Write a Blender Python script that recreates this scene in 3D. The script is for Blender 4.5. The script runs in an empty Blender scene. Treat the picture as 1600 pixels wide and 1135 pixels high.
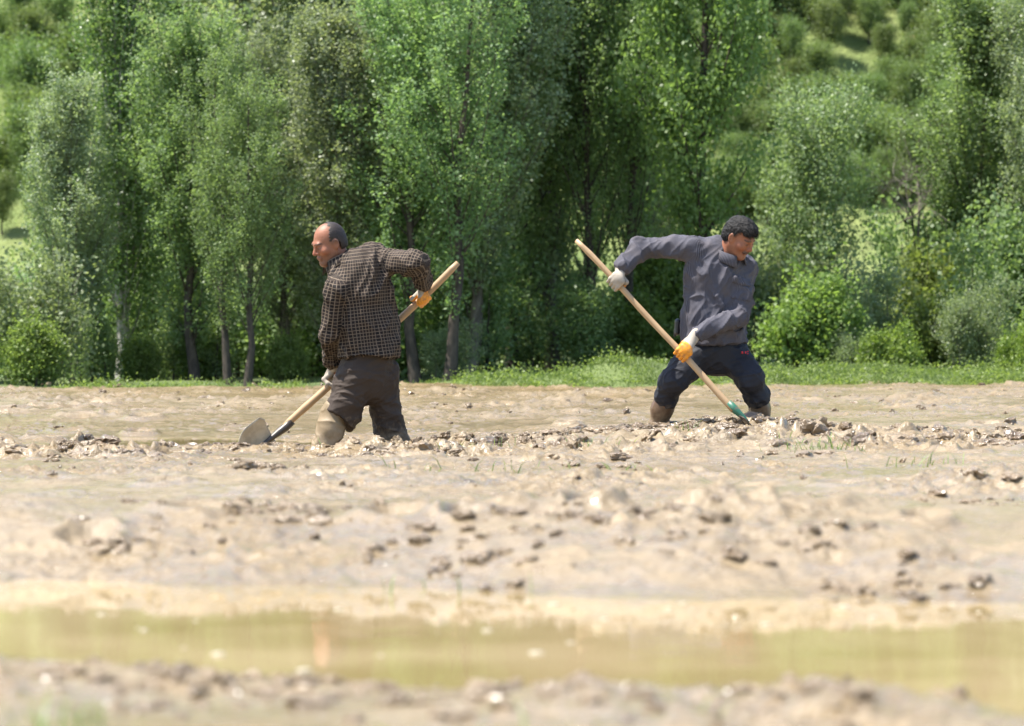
import bpy, math, random
import numpy as np
from mathutils import Vector, Matrix

# ------------------------------------------------------------------ camera, sky, sun, exposure
scn = bpy.context.scene
FPX, CAMZ, PITCH = 5800.0, 0.65, math.atan(66.0 / 5800.0)
cam = bpy.data.cameras.new('camera'); cam.lens = 36 * FPX / 1600; cam.sensor_width = 36
cam.clip_end = 2000; cam.clip_start = 0.1
cam.dof.use_dof = True; cam.dof.focus_distance = 21.2; cam.dof.aperture_fstop = 4.8
camo = bpy.data.objects.new('camera', cam); scn.collection.objects.link(camo)
camo.location = (0, 0, CAMZ); camo.rotation_euler = (math.pi / 2 - PITCH, 0, 0)
scn.camera = camo

SUN_EL, SUN_AZ = math.radians(66), math.radians(-97)      # azimuth from +Y towards +X
world = bpy.data.worlds.new('World'); scn.world = world; world.use_nodes = True
wn = world.node_tree
sky = wn.nodes.new('ShaderNodeTexSky'); sky.sky_type = 'NISHITA'; sky.sun_disc = False
sky.sun_elevation = SUN_EL; sky.sun_rotation = SUN_AZ % (2 * math.pi)
wn.links.new(sky.outputs[0], wn.nodes['Background'].inputs[0])
wn.nodes['Background'].inputs[1].default_value = 0.125
sl = bpy.data.lights.new('sun', 'SUN'); sl.energy = 4.9; sl.angle = math.radians(0.5); sl.color = (1.0, 0.95, 0.87)
so = bpy.data.objects.new('sun', sl); scn.collection.objects.link(so)
SUNV = Vector((math.sin(SUN_AZ) * math.cos(SUN_EL), math.cos(SUN_AZ) * math.cos(SUN_EL), math.sin(SUN_EL)))
so.rotation_euler = SUNV.to_track_quat('Z', 'Y').to_euler(); so.location = (0, 20, 30)
scn.view_settings.view_transform = 'Standard'; scn.view_settings.look = 'None'
scn.view_settings.exposure = 1.3; scn.view_settings.gamma = 1
scn.render.engine = 'CYCLES'
scn.cycles.max_bounces = 8; scn.cycles.transparent_max_bounces = 8
scn.cycles.sample_clamp_indirect = 4.0

def P(px, py, d):
    """photo pixel (1600 wide) at depth d -> world point"""
    x = (px - 800) / FPX; v = -(py - 567.5) / FPX
    c, s = math.cos(PITCH), math.sin(PITCH)
    dy, dz = c + v * s, -s + v * c
    t = d / dy
    return np.array((x * t, d, CAMZ + dz * t))

# ------------------------------------------------------------------ noise
def _h(ix, iy, iz, seed):
    with np.errstate(over='ignore'):
        h = (ix.astype(np.uint32) * np.uint32(374761393) + iy.astype(np.uint32) * np.uint32(668265263)
             + iz.astype(np.uint32) * np.uint32(2147483647 - 19) + np.uint32((seed * 1274126177) & 0xffffffff))
        h = (h ^ (h >> np.uint32(13))) * np.uint32(1274126177)
        h = (h ^ (h >> np.uint32(15))) * np.uint32(2246822519)
        h = h ^ (h >> np.uint32(16))
    return h.astype(np.float32) / np.float32(4294967295.0)
def noise2(x, y, seed=0):
    x = np.asarray(x, np.float32); y = np.asarray(y, np.float32)
    xi = np.floor(x).astype(np.int64); yi = np.floor(y).astype(np.int64)
    fx = x - xi; fy = y - yi; z = np.zeros_like(xi)
    ux = fx * fx * fx * (fx * (fx * 6 - 15) + 10); uy = fy * fy * fy * (fy * (fy * 6 - 15) + 10)
    def g(a, b):
        an = _h(xi + a, yi + b, z, seed) * (2 * np.pi)
        return np.cos(an) * (fx - a) + np.sin(an) * (fy - b)
    n0 = g(0, 0) * (1 - ux) + g(1, 0) * ux; n1 = g(0, 1) * (1 - ux) + g(1, 1) * ux
    return (n0 * (1 - uy) + n1 * uy) * 1.5
def noise3(p, seed=0):
    pi = np.floor(p).astype(np.int64); f = p - pi
    u = f * f * (3 - 2 * f); out = 0
    for a in (0, 1):
        for b in (0, 1):
            for c in (0, 1):
                w = (u[:, 0] if a else 1 - u[:, 0]) * (u[:, 1] if b else 1 - u[:, 1]) * (u[:, 2] if c else 1 - u[:, 2])
                out = out + w * _h(pi[:, 0] + a, pi[:, 1] + b, pi[:, 2] + c, seed)
    return out * 2 - 1
def fbm2(x, y, o=4, seed=0):
    s = 0; a = 1; f = 1
    for i in range(o):
        s = s + a * noise2(x * f, y * f, seed + i); a *= .5; f *= 2.03
    return s
def worley(x, y, seed=0, keep=1.0):
    """bump field of scattered lumps: returns max over cells of lump height (0..1)"""
    xi = np.floor(x).astype(np.int64); yi = np.floor(y).astype(np.int64); z = np.zeros_like(xi)
    best = np.zeros_like(x, dtype=np.float32)
    for a in (-1, 0, 1):
        for b in (-1, 0, 1):
            cx = xi + a; cy = yi + b
            jx = cx + .2 + .6 * _h(cx, cy, z, seed); jy = cy + .2 + .6 * _h(cx, cy, z + 1, seed)
            r = .25 + .45 * _h(cx, cy, z + 2, seed); k = _h(cx, cy, z + 3, seed)
            an = 3.14 * _h(cx, cy, z + 4, seed); dx = x - jx; dy = y - jy
            ex = np.cos(an) * dx + np.sin(an) * dy; ey = (-np.sin(an) * dx + np.cos(an) * dy) * 1.5
            d2 = (ex * ex + ey * ey) / (r * r)
            best = np.maximum(best, np.where(k < keep, np.sqrt(np.clip(1 - d2, 0, 1)) * (.4 + .6 * k / keep), 0))
    return best
def sstep(a, b, x):
    t = np.clip((x - a) / (b - a), 0, 1); return t * t * (3 - 2 * t)

# ------------------------------------------------------------------ mesh helpers
COL = scn.collection
def mesh_obj(name, verts, faces, mats=None, parent=None, smooth=True, attrs=None, fmat=None, uv=None):
    me = bpy.data.meshes.new(name)
    verts = np.asarray(verts, np.float32)
    if isinstance(faces, np.ndarray):
        groups = [faces]
    else:
        groups = [np.asarray(f, np.int32) for f in faces if len(f)]
    me.vertices.add(len(verts)); me.vertices.foreach_set('co', verts.ravel())
    idx = np.concatenate([g.ravel() for g in groups]).astype(np.int32)
    tot = np.concatenate([np.full(len(g), g.shape[1], np.int32) for g in groups])
    st = np.concatenate([[0], np.cumsum(tot)[:-1]]).astype(np.int32)
    me.loops.add(len(idx)); me.loops.foreach_set('vertex_index', idx)
    me.polygons.add(len(tot)); me.polygons.foreach_set('loop_start', st); me.polygons.foreach_set('loop_total', tot)
    me.polygons.foreach_set('use_smooth', np.full(len(tot), smooth, bool))
    if fmat is not None: me.polygons.foreach_set('material_index', np.asarray(fmat, np.int32))
    for k, v in (attrs or {}).items():
        v = np.asarray(v, np.float32)
        if v.ndim == 1:
            me.attributes.new(k, 'FLOAT', 'POINT').data.foreach_set('value', v)
        else:
            me.attributes.new(k, 'FLOAT_VECTOR', 'POINT').data.foreach_set('vector', v.ravel())
    if uv is not None:
        me.uv_layers.new(name='UVMap').data.foreach_set('uv', np.asarray(uv, np.float32).ravel())
    me.update(); me.validate()
    for m in (mats if isinstance(mats, (list, tuple)) else [mats]):
        if m: me.materials.append(m)
    o = bpy.data.objects.new(name, me); COL.objects.link(o)
    if parent: o.parent = parent
    return o
def empty(name, loc=(0, 0, 0)):
    o = bpy.data.objects.new(name, None); COL.objects.link(o); o.location = loc
    o.empty_display_size = .1
    return o
def tag(o, label=None, cat=None, group=None, kind=None):
    if label: o['label'] = label
    if cat: o['category'] = cat
    if group: o['group'] = group
    if kind: o['kind'] = kind
    return o
def part(name, parent, V, F, mats, **kw):
    """V in world space -> child of an Empty without rotation"""
    return mesh_obj(name, np.asarray(V) - np.array(parent.location), F, mats, parent, **kw)
def tube(pts, rad, n=8, cap=True):
    pts = np.asarray(pts, float); rad = np.broadcast_to(rad, (len(pts),))
    V = []; t0 = None; e = None
    for i, p in enumerate(pts):
        t = pts[min(i + 1, len(pts) - 1)] - pts[max(i - 1, 0)]; t = t / (np.linalg.norm(t) + 1e-9)
        if e is None:
            e = np.cross(t, (0.3, .9, .2) if abs(t[1]) < .8 else (1, 0, 0))
        e = e - t * np.dot(e, t); e /= np.linalg.norm(e); b = np.cross(t, e)
        a = np.arange(n) / n * 2 * np.pi
        V.append(p + rad[i] * (np.cos(a)[:, None] * e + np.sin(a)[:, None] * b))
    F = []
    for i in range(len(pts) - 1):
        for k in range(n):
            F.append((i * n + k, i * n + (k + 1) % n, (i + 1) * n + (k + 1) % n, (i + 1) * n + k))
    V = np.concatenate(V); F = np.array(F, np.int32); T = []
    if cap:
        m = len(V); V = np.concatenate([V, pts[:1], pts[-1:]]); L = (len(pts) - 1) * n
        for k in range(n):
            T.append((m, (k + 1) % n, k)); T.append((m + 1, L + k, L + (k + 1) % n))
    return V, F, np.array(T, np.int32).reshape(-1, 3)
class MB:
    def __init__(s): s.V = []; s.Q = []; s.T = []; s.n = 0; s.A = []
    def add(s, V, Q=None, T=None, a=None):
        s.V.append(np.asarray(V, np.float32))
        if Q is not None and len(Q): s.Q.append(np.asarray(Q) + s.n)
        if T is not None and len(T): s.T.append(np.asarray(T) + s.n)
        if a is not None: s.A.append(np.broadcast_to(np.float32(a), (len(V),)))
        s.n += len(V)
    def tube(s, pts, rad, n=6, cap=True): s.add(*tube(pts, rad, n, cap))
    def get(s):
        V = np.concatenate(s.V); F = []
        if s.Q: F.append(np.concatenate(s.Q))
        if s.T: F.append(np.concatenate(s.T))
        return V, F

# ------------------------------------------------------------------ materials
class NT:
    def __init__(s, name):
        s.m = bpy.data.materials.new(name); s.m.use_nodes = True; s.t = s.m.node_tree
        s.p = s.t.nodes['Principled BSDF']; s.out = s.t.nodes['Material Output']
    def n(s, ty, **kw):
        nd = s.t.nodes.new('ShaderNode' + ty)
        for k, v in kw.items(): setattr(nd, k, v)
        return nd
    def link(s, a, b): s.t.links.new(a, b)
    def obj(s): return s.n('TexCoord').outputs['Object']
    def noise(s, scale, detail=5, rough=.55, vec=None, dist=0):
        nd = s.n('TexNoise'); nd.inputs['Scale'].default_value = scale; nd.inputs['Detail'].default_value = detail
        nd.inputs['Roughness'].default_value = rough; nd.inputs['Distortion'].default_value = dist
        s.link(vec if vec is not None else s.obj(), nd.inputs['Vector']); return nd.outputs['Fac']
    def ramp(s, fac, *stops):
        r = s.n('ValToRGB'); e = r.color_ramp.elements
        while len(e) < len(stops): e.new(.5)
        for q, (p, c) in zip(e, stops):
            q.position = p; q.color = (c, c, c, 1) if not isinstance(c, (tuple, list)) else (*c, 1)
        s.link(fac, r.inputs[0]); return r.outputs[0]
    def mix(s, fac, a, b, mode='MIX'):
        m = s.n('Mix', data_type='RGBA', blend_type=mode)
        for v, i in ((fac, 0), (a, 6), (b, 7)):
            if hasattr(v, 'is_output'): s.link(v, m.inputs[i])
            else: m.inputs[i].default_value = (*v, 1) if isinstance(v, (tuple, list)) else v
        return m.outputs[2]
    def math(s, op, a, b=0.0):
        m = s.n('Math', operation=op)
        for i, v in enumerate((a, b)):
            if hasattr(v, 'is_output'): s.link(v, m.inputs[i])
            else: m.inputs[i].default_value = v
        return m.outputs[0]
    def attr(s, name, out='Fac'): return s.n('Attribute', attribute_name=name).outputs[out]
    def set(s, **kw):
        for k, v in kw.items():
            i = s.p.inputs[k.replace('_', ' ')]
            if hasattr(v, 'is_output'): s.link(v, i)
            else: i.default_value = (*v, 1) if isinstance(v, (tuple, list)) and len(v) == 3 and i.type == 'RGBA' else v
        return s
    def bump(s, h, strength=.5, dist=.01, normal=None):
        b = s.n('Bump'); b.inputs['Strength'].default_value = strength; b.inputs['Distance'].default_value = dist
        s.link(h, b.inputs['Height'])
        if normal is not None: s.link(normal, b.inputs['Normal'])
        s.link(b.outputs[0], s.p.inputs['Normal']); return b.outputs[0]

def mud_mat(name, dry, wet):
    k = NT(name)
    w = k.attr('wet')
    n1 = k.noise(1.1, 6); n2 = k.noise(9, 6, .6)
    base = k.mix(k.ramp(n1, (.3, 0.0), (.7, 1.0)), tuple(c * .9 for c in dry), tuple(min(1, c * 1.08) for c in dry))
    base = k.mix(k.ramp(n2, (.28, .75), (.6, 0.0)), base, tuple(c * .72 for c in dry))
    col = k.mix(w, base, wet)
    k.set(Base_Color=col)
    rn = k.ramp(k.noise(5, 4), (.35, .14), (.68, .55))
    k.set(Roughness=k.mix(w, rn, (.10, .10, .10)))
    k.set(Specular_IOR_Level=.5)
    b1 = k.bump(k.noise(38, 6, .62), .7, .014)
    k.set(Coat_Weight=k.ramp(k.noise(2.3, 4), (.42, 0.), (.6, .5)), Coat_Roughness=.17)
    k.bump(k.noise(120, 3, .6), .55, .006, b1)
    return k.m
MUD_DRY, MUD_WET = (.25, .188, .110), (.215, .154, .078)
M_mud = mud_mat('mud', MUD_DRY, MUD_WET)
M_clod = mud_mat('mud_clod', (.25, .182, .108), (.135, .094, .056))

k = NT('muddy_water')
k.set(Base_Color=k.mix(k.ramp(k.noise(1.3, 5), (.38, 0.), (.62, 1.)), (.28, .21, .095), (.40, .305, .17)), Roughness=.035, IOR=1.33, Specular_IOR_Level=.5)
mp = k.n('Mapping'); mp.inputs['Scale'].default_value = (1, .55, 1); k.link(k.obj(), mp.inputs[0])
k.bump(k.noise(9, 3, .5, mp.outputs[0]), .05, .02)
M_water = k.m

def leaf_mat(name, c1, c2, trans=.45, rough=.46, spec=.4):
    k = NT(name)
    v = k.attr('v'); oi = k.n('ObjectInfo')
    col = k.mix(v, c1, c2)
    hs = k.n('HueSaturation'); hs.inputs['Saturation'].default_value = .86; k.link(col, hs.inputs['Color'])
    k.link(k.math('ADD', .485, k.math('MULTIPLY', oi.outputs['Random'], .03)), hs.inputs['Hue'])
    k.link(k.math('ADD', .83, k.math('MULTIPLY', oi.outputs['Random'], .24)), hs.inputs['Value'])
    col = hs.outputs[0]
    k.set(Base_Color=col, Roughness=rough, Specular_IOR_Level=spec)
    tr = k.n('BsdfTranslucent'); k.link(k.mix(1.0, col, (1.0, 1.05, .55), 'MULTIPLY'), tr.inputs[0])
    ms = k.n('MixShader'); ms.inputs[0].default_value = trans
    k.link(k.p.outputs[0], ms.inputs[1]); k.link(tr.outputs[0], ms.inputs[2]); k.link(ms.outputs[0], k.out.inputs[0])
    return k.m
L_silver = leaf_mat('silver_poplar_leaf', (0.147, 0.224, 0.094), (0.413, 0.484, 0.289), .52, .42)
L_mid = leaf_mat('poplar_leaf', (0.124, 0.230, 0.068), (0.319, 0.443, 0.183), .57, .44)
L_dark = leaf_mat('dark_poplar_leaf', (0.094, 0.195, 0.047), (0.224, 0.330, 0.094), .52, .36)
L_bright = leaf_mat('bright_leaf', (.14, .23, .035), (.29, .39, .085), .58)
L_emerald = leaf_mat('emerald_poplar_leaf', (0.118, 0.242, 0.053), (0.260, 0.425, 0.112), .57, .44)
L_yel = leaf_mat('yellow_green_leaf', (.14, .24, .02), (.27, .38, .05), .5)
L_willow = leaf_mat('willow_leaf', (0.177, 0.266, 0.100), (0.342, 0.425, 0.224), .52)
L_hill = leaf_mat('hill_leaf', (.11, .185, .04), (.24, .325, .09), .5)
L_grass = leaf_mat('grass_blade', (.12, .19, .035), (.26, .33, .10), .45)

def bark_mat(name, c1, c2):
    k = NT(name); mp = k.n('Mapping'); mp.inputs['Scale'].default_value = (1, 1, .25); k.link(k.obj(), mp.inputs[0])
    f = k.noise(22, 6, .6, mp.outputs[0])
    k.set(Base_Color=k.mix(k.ramp(f, (.35, 0.), (.65, 1.)), c1, c2), Roughness=.85); k.bump(f, .6, .02); return k.m
M_bark = bark_mat('grey_bark', (.07, .058, .045), (.20, .175, .145))
M_barkd = bark_mat('dark_bark', (.028, .022, .018), (.09, .07, .055))
M_barkp = bark_mat('pale_bark', (.16, .15, .13), (.42, .40, .36))

k = NT('meadow_soil'); f = k.noise(.6, 6); k.set(Base_Color=k.mix(k.ramp(f, (.35, 0.), (.65, 1.)), (.06, .085, .025), (.12, .16, .045)), Roughness=.95); k.bump(k.noise(25, 5), .8, .05); M_meadow = k.m
k = NT('hill_ground')
f1 = k.noise(.12, 6, .6); f2 = k.noise(.9, 5, .6)
c = k.mix(k.ramp(f2, (.35, 0.), (.65, 1.)), (.10, .14, .034), (.185, .215, .065))
c = k.mix(k.ramp(f1, (.60, 0.), (.70, 1.)), c, (.22, .225, .09))
c = k.mix(k.ramp(k.attr('dirt'), (.45, 0.), (.6, 1.)), c, (.48, .26, .15))
k.set(Base_Color=c, Roughness=.95); k.bump(k.noise(4, 6), .8, .2); M_hill = k.m
k = NT('plain_ground'); k.set(Base_Color=k.mix(k.noise(.3, 5), (.2, .17, .1), (.12, .16, .05)), Roughness=.95); M_ground = k.m

# ------------------------------------------------------------------ terrain
PT = np.array([-5, 3, 4.3, 5.0, 5.6, 6.02, 6.25, 6.55, 7.4, 8.5, 8.98, 9.35, 9.8, 10.3, 10.85, 11.3, 11.8, 12.5, 12.9, 13.6, 14.4, 15.0, 15.5, 16.0, 16.8, 17.8, 18.7, 19.4, 20.2, 21.2, 22, 23.5, 24.5, 26, 27.5, 29, 30.5, 32, 34, 36, 60])
PZ = np.array([.00, .00, .015, .03, .04, .05, .035, -.03, -.05, -.035, .0, .055, .125, .142, .075, .02, .012, .012, .02, .05, .055, .03, .010, .012, .025, .035, .04, .045, .04, .02, .025, .02, -.005, .02, .0, .03, .0, .02, .0, .03, .03])
_ts = np.linspace(-5, 60, 6501); _z = np.interp(_ts, PT, PZ); _kern = np.hanning(41); _kern /= _kern.sum()
_zs = np.convolve(np.pad(_z, 20, mode='edge'), _kern, 'valid')
KY = np.array([0, 8, 10, 14, 19, 26, 40]); KK = np.array([.45, .45, .22, .1, 0, -.1, -.28])
CT = np.array([0, 5.2, 5.8, 6.3, 6.6, 8.6, 9.2, 10, 11, 11.5, 12.6, 13.2, 14.6, 15.2, 16.2, 17.5, 18.6, 19.2, 20.2, 21, 22.5, 30, 40])
CA = np.array([.5, .6, .65, .5, .1, .1, .6, .9, .5, .15, .08, .55, .65, .15, .45, .7, 1.0, 1.05, .75, .4, .3, .62, .6])
_fr = np.random.default_rng(77)
FOOT = [(_fr.uniform(-3.2, 3.2), _fr.uniform(17.2, 19.6), _fr.uniform(.05, .11), _fr.uniform(.02, .055)) for _ in range(60)] + [(_fr.uniform(-4.5, 4.5), _fr.uniform(21, 33), _fr.uniform(.06, .13), _fr.uniform(.02, .05)) for _ in range(70)] + [(_fr.uniform(-1.7, 1.7), _fr.uniform(9.6, 11.2), _fr.uniform(.05, .10), _fr.uniform(.02, .04)) for _ in range(16)] + [(_fr.uniform(-2.4, 2.4), _fr.uniform(13.0, 15.0), _fr.uniform(.05, .11), _fr.uniform(.015, .035)) for _ in range(18)]
def mud_z(x, y):
    x = np.asarray(x, np.float32); y = np.asarray(y, np.float32)
    t = y + np.interp(y, KY, KK) * x
    t = t + .2 * noise2(x * .8, y * .35, 3) + .09 * noise2(x * 3.1, y * 1.4, 4)
    z = np.interp(t, _ts, _zs).astype(np.float32)
    a = np.interp(t, CT, CA).astype(np.float32)
    patch = np.clip(.6 + 1.1 * noise2(x * 1.1 + 7, y * .7, 11), .15, 1.45)
    a2 = a * patch
    # right worker stands on slightly higher mud, left one in a churned hollow
    z = z + .045 * np.exp(-((x - 1.1) / .9) ** 2 - ((y - 20.4) / .9) ** 2)
    z = z - .075 * sstep(.45, -.35, x) * sstep(16.4, 18.2, y) * sstep(25, 22, y)
    z = z - .02 * np.exp(-((x + .98) / .5) ** 2 - ((y - 20.15) / .5) ** 2)
    z = z - .055 * np.exp(-((x + 1.75) / .55) ** 4 - ((y - 21.0) / 1.0) ** 4)
    z = z + .02 * noise2(x * .7, y * .5, 21) + a2 * (.03 * fbm2(x * 2.2, y * 2.0, 3, 31))
    wxx = x + .035 * noise2(x * 9, y * 9, 35); wyy = y + .035 * noise2(x * 9 + 40, y * 9, 36)
    rdg = 1 - np.abs(noise2(wxx * 7, wyy * 6, 37)); rdg2 = 1 - np.abs(noise2(wxx * 17, wyy * 15, 38))
    near = sstep(13, 10, y)
    z = z + near * a2 * (.028 * worley(wxx * 2.6 + 9, wyy * 2.2, 15, .35) + .008 * (rdg ** 3 - .3)) * sstep(6.6, 7.5, y)
    a2 = a2 * (1 - .5 * near)
    z = z + a2 * 1.35 * (.024 * worley(wxx * 3.4, wyy * 4.6, 5, .5) + .024 * worley(wxx * 6.5 + 3, wyy * 9, 6, .5) + .012 * worley(wxx * 14, wyy * 18 + 5, 7, .5) + .022 * (rdg ** 4 - .3) + .014 * (rdg2 ** 4 - .3))
    z = z + (.003 + .009 * a2) * fbm2(x * 16, y * 14, 4, 41)
    for fx, fy, fr, fd in FOOT:
        m_ = np.abs(y - fy) < .5
        if not m_.any(): continue
        dx, dy = x[m_] - fx, (y[m_] - fy); rr = np.sqrt((dx / fr) ** 2 + (dy / (fr * 1.5)) ** 2)
        z[m_] += fd * (1.1 * np.exp(-((rr - 1.25) / .35) ** 2) * .6 - np.exp(-rr ** 4))
    mud_z.t = t
    return z, a2
WATER_Z = 0.0
def fan(ys, ncol, half, zf):
    u = np.linspace(-1, 1, ncol)
    Y, U = np.meshgrid(ys, u, indexing='ij'); X = U * half(Y)
    return X, Y
def gridfaces(nr, nc):
    i = np.arange(nr - 1)[:, None] * nc + np.arange(nc - 1)[None, :]
    return np.stack([i, i + 1, i + nc + 1, i + nc], -1).reshape(-1, 4).astype(np.int32)
FIELD_END = 37.5
def field_edge(x): return 35.3 + .26 * x
ys = np.concatenate([np.arange(3.2, 17, .017), np.arange(17, 22.6, .0115), np.arange(22.6, 42.0, .036)])
X, Y = fan(ys, 640, lambda y: .19 * (y + 2.5), None)
Z, A2 = mud_z(X.ravel(), Y.ravel())
ex = Y.ravel() - field_edge(X.ravel())
TT = mud_z.t
Z = Z - .5 * sstep(.5, 2.5, ex)
wet = np.clip(1 - (Z - WATER_Z) / .035 + .5 * noise2(X.ravel() * 1.7, Y.ravel() * .6, 51), 0, 1) * .75
wet = np.maximum(wet, .9 * np.exp(-((TT - 12.1) / .5) ** 2) + .8 * np.exp(-((TT - 15.5) / .3) ** 2))
wet = np.maximum(wet, .55 * sstep(.1, .5, noise2(X.ravel() * .8, Y.ravel() * .4, 52)) )
V = np.stack([X.ravel(), Y.ravel(), Z], 1)
o = mesh_obj('mud_field', V, gridfaces(len(ys), 640), M_mud, attrs={'wet': wet}); tag(o, kind='structure')
# flooded furrows: one sheet of muddy water, the ridges stand out of it
wx, wy = np.meshgrid(np.linspace(-4, 4, 60), np.linspace(3.2, 17.0, 60)); wv = np.stack([wx.ravel(), wy.ravel(), np.full(wx.size, WATER_Z)], 1)
o = mesh_obj('water', wv, gridfaces(60, 60), M_water); tag(o, kind='structure')
wx, wy = np.meshgrid(np.linspace(-2.5, -1.0, 12), np.linspace(19.6, 22.4, 12)); wv = np.stack([wx.ravel(), wy.ravel(), np.full(wx.size, -.055)], 1)
o = mesh_obj('pit_water', wv, gridfaces(12, 12), M_water); tag(o, kind='structure')

def meadow_z(x, y):
    e = y - field_edge(x)
    z = .0 + .06 * sstep(-.2, .8, e) * (.15 + .85 * sstep(-1.2, .0, x)) + .05 * noise2(x * .9, y * .7, 61) * sstep(0, 1, e)
    z = z + .17 * np.exp(-((x - 1.08) / .62) ** 2 - ((e - .9) / .5) ** 2)        # grassy hump
    z = z + .10 * np.exp(-((x - 3.1) / 1.6) ** 2 - ((e - 1.3) / .7) ** 2)
    z = z + .006 * (y - 37) * (y > 37) * sstep(-1.2, .2, x)
    return np.where(e < 0, z - .25 * sstep(0, .5, -e), z)
def hill_z(x, y):
    r = np.maximum(y - 50, 0)
    z = .10 + .40 * r * sstep(0, 18, r) + 1.6 * fbm2(x * .045 + 2, y * .045, 4, 71) * sstep(0, 25, r) + .02 * np.maximum(0, 50 - y) * 0
    return z
X, Y = np.meshgrid(np.linspace(-11, 11, 160), np.linspace(35, 52, 150), indexing='ij')
Z = meadow_z(X.ravel(), Y.ravel()); V = np.stack([X.ravel(), Y.ravel(), Z], 1)
o = mesh_obj('meadow', V, gridfaces(160, 150)[:, ::-1], M_meadow); tag(o, kind='structure')
X, Y = np.meshgrid(np.linspace(-60, 60, 260), np.linspace(49, 170, 260), indexing='ij')
Z = hill_z(X.ravel(), Y.ravel()); xr, yr = X.ravel(), Y.ravel()
def blob(px, py, d, sx, sy):
    c = P(px, py, d); return np.exp(-((xr - c[0]) / sx) ** 2 - ((Z - c[2]) / sy) ** 2)
dirt = blob(1365, 130, 75, .55, .30) + blob(1060, 4, 90, .9, .35) + .9 * blob(60, 62, 85, 1.1, .45) + .8 * blob(5, 150, 75, .5, .5) + .8 * blob(905, -5, 90, .5, .3) + .75 * blob(690, 4, 90, 1.0, .3)
dirt = dirt * (1 + .5 * noise2(xr * .9, yr * .5, 81))
o = mesh_obj('hillside', np.stack([xr, yr, Z], 1), gridfaces(260, 260)[:, ::-1], M_hill, attrs={'dirt': dirt}); tag(o, kind='structure')
X, Y = np.meshgrid(np.linspace(-900, 900, 30), np.linspace(-900, 900, 30), indexing='ij')
o = mesh_obj('ground', np.stack([X.ravel(), Y.ravel(), np.full(X.size, -.75)], 1), gridfaces(30, 30)[:, ::-1], M_ground); tag(o, kind='structure')

rng = np.random.default_rng(17)
ICV, ICF = None, None
# mud clods: broken lumps on the churned ridges
rng = np.random.default_rng(7)
def ico(sub):
    import bmesh
    bm = bmesh.new(); bmesh.ops.create_icosphere(bm, subdivisions=sub, radius=1)
    v = np.array([q.co[:] for q in bm.verts]); f = np.array([[w.index for w in q.verts] for q in bm.faces]); bm.free(); return v, f
ICV, ICF = ico(3)
def clod():
    o_ = rng.uniform(0, 90, 3); n1 = noise3(ICV * 1.3 + o_, 3); n2 = 1 - np.abs(noise3(ICV * 2.6 + o_, 4)) * 2; n3 = noise3(ICV * 6 + o_, 5)
    return ICV * (1 + .55 * n1 + .28 * n2 + .20 * n3)[:, None]
CLODS = [clod() for _ in range(24)]
mb = MB()
def scatter_clods(n, y0, y1, smin, smax, thr):
    yy = rng.uniform(y0, y1, n); xx = rng.uniform(-1, 1, n) * .16 * (yy + 1)
    zz, aa = mud_z(xx, yy)
    for x, y, z, a in zip(xx, yy, zz, aa):
        if a < thr * rng.uniform(.6, 1.3): continue
        s = smin + (smax - smin) * rng.random() ** 3
        v = CLODS[rng.integers(24)]
        v = v * s * np.array([rng.uniform(.8, 1.6), rng.uniform(.7, 1.2), rng.uniform(.45, .9)])
        M = np.array(Matrix.Rotation(rng.uniform(0, 6.28), 3, 'Z') @ Matrix.Rotation(rng.normal(0, .5), 3, 'X'))
        mb.add(v @ M.T + (x, y, z - s * .15), None, ICF, rng.uniform(0, 1))
fm = MB()
for i in range(36):
    y = rng.uniform(6.5, 8.6); x = rng.uniform(-1.25, 1.25)
    if mud_z(np.array([x]), np.array([y]))[0][0] > -.006: continue
    s = rng.uniform(.003, .011); fm.add(ICV * s * np.array([rng.uniform(1, 1.8), 1, .35]) + (x, y, WATER_Z + s * .15), None, ICF)
V, F = fm.get()
k = NT('foam'); k.set(Base_Color=(.42, .38, .28), Roughness=.35); o = mesh_obj('foam_flecks', V, F, k.m); tag(o, kind='stuff')
scatter_clods(2600, 17.6, 20.4, .005, .046, .5)
scatter_clods(800, 20.4, 36, .008, .034, .25)
scatter_clods(260, 9.2, 10.8, .005, .022, .55)
scatter_clods(260, 5.0, 6.25, .006, .026, .3)
for (px, py, d) in ((120, 1045, 6.4), (215, 1030, 6.35), (310, 1035, 6.3), (395, 1028, 6.25), (440, 1040, 6.2), (560, 1050, 6.1), (640, 1050, 6.1), (790, 1060, 6.0), (860, 1060, 6.0), (950, 1075, 5.9), (1060, 1080, 5.85), (1250, 1090, 5.75), (1330, 1095, 5.7), (700, 1090, 5.8), (300, 1080, 6.0), (350, 832, 10.3), (395, 842, 10.2), (505, 858, 10.0), (470, 850, 10.1), (790, 905, 9.3), (760, 912, 9.2), (155, 895, 9.7), (1100, 882, 9.2), (1150, 866, 9.4), (1430, 915, 8.7), (1380, 900, 8.8), (905, 842, 9.9), (1055, 838, 9.8), (575, 832, 10.3), (250, 835, 10.5), (1265, 850, 9.3), (700, 880, 9.6), (970, 750, 16.2), (430, 765, 14.6), (150, 735, 17.0), (620, 722, 17.5), (1500, 700, 18.5), (1560, 790, 12.6), (1480, 770, 13.5), (1250, 730, 17.), (230, 715, 18.)):
    c0 = P(px, py, d)
    for i in range(rng.integers(10, 26)):
        x, y = c0[0] + rng.normal(0, .06 + .006 * d), d + rng.normal(0, .16); z = float(mud_z(np.array([x]), np.array([y]))[0][0]); s = .004 + (.010 + .001 * d) * rng.random() ** 2
        M = np.array(Matrix.Rotation(rng.uniform(0, 6.28), 3, 'Z')); mb.add((CLODS[rng.integers(24)] * s * np.array([1.6, 1.1, .75])) @ M.T + (x, y, z - s * .1), None, ICF, rng.uniform(0, .6))
scatter_clods(220, 13, 18.3, .006, .025, .2)
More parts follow.
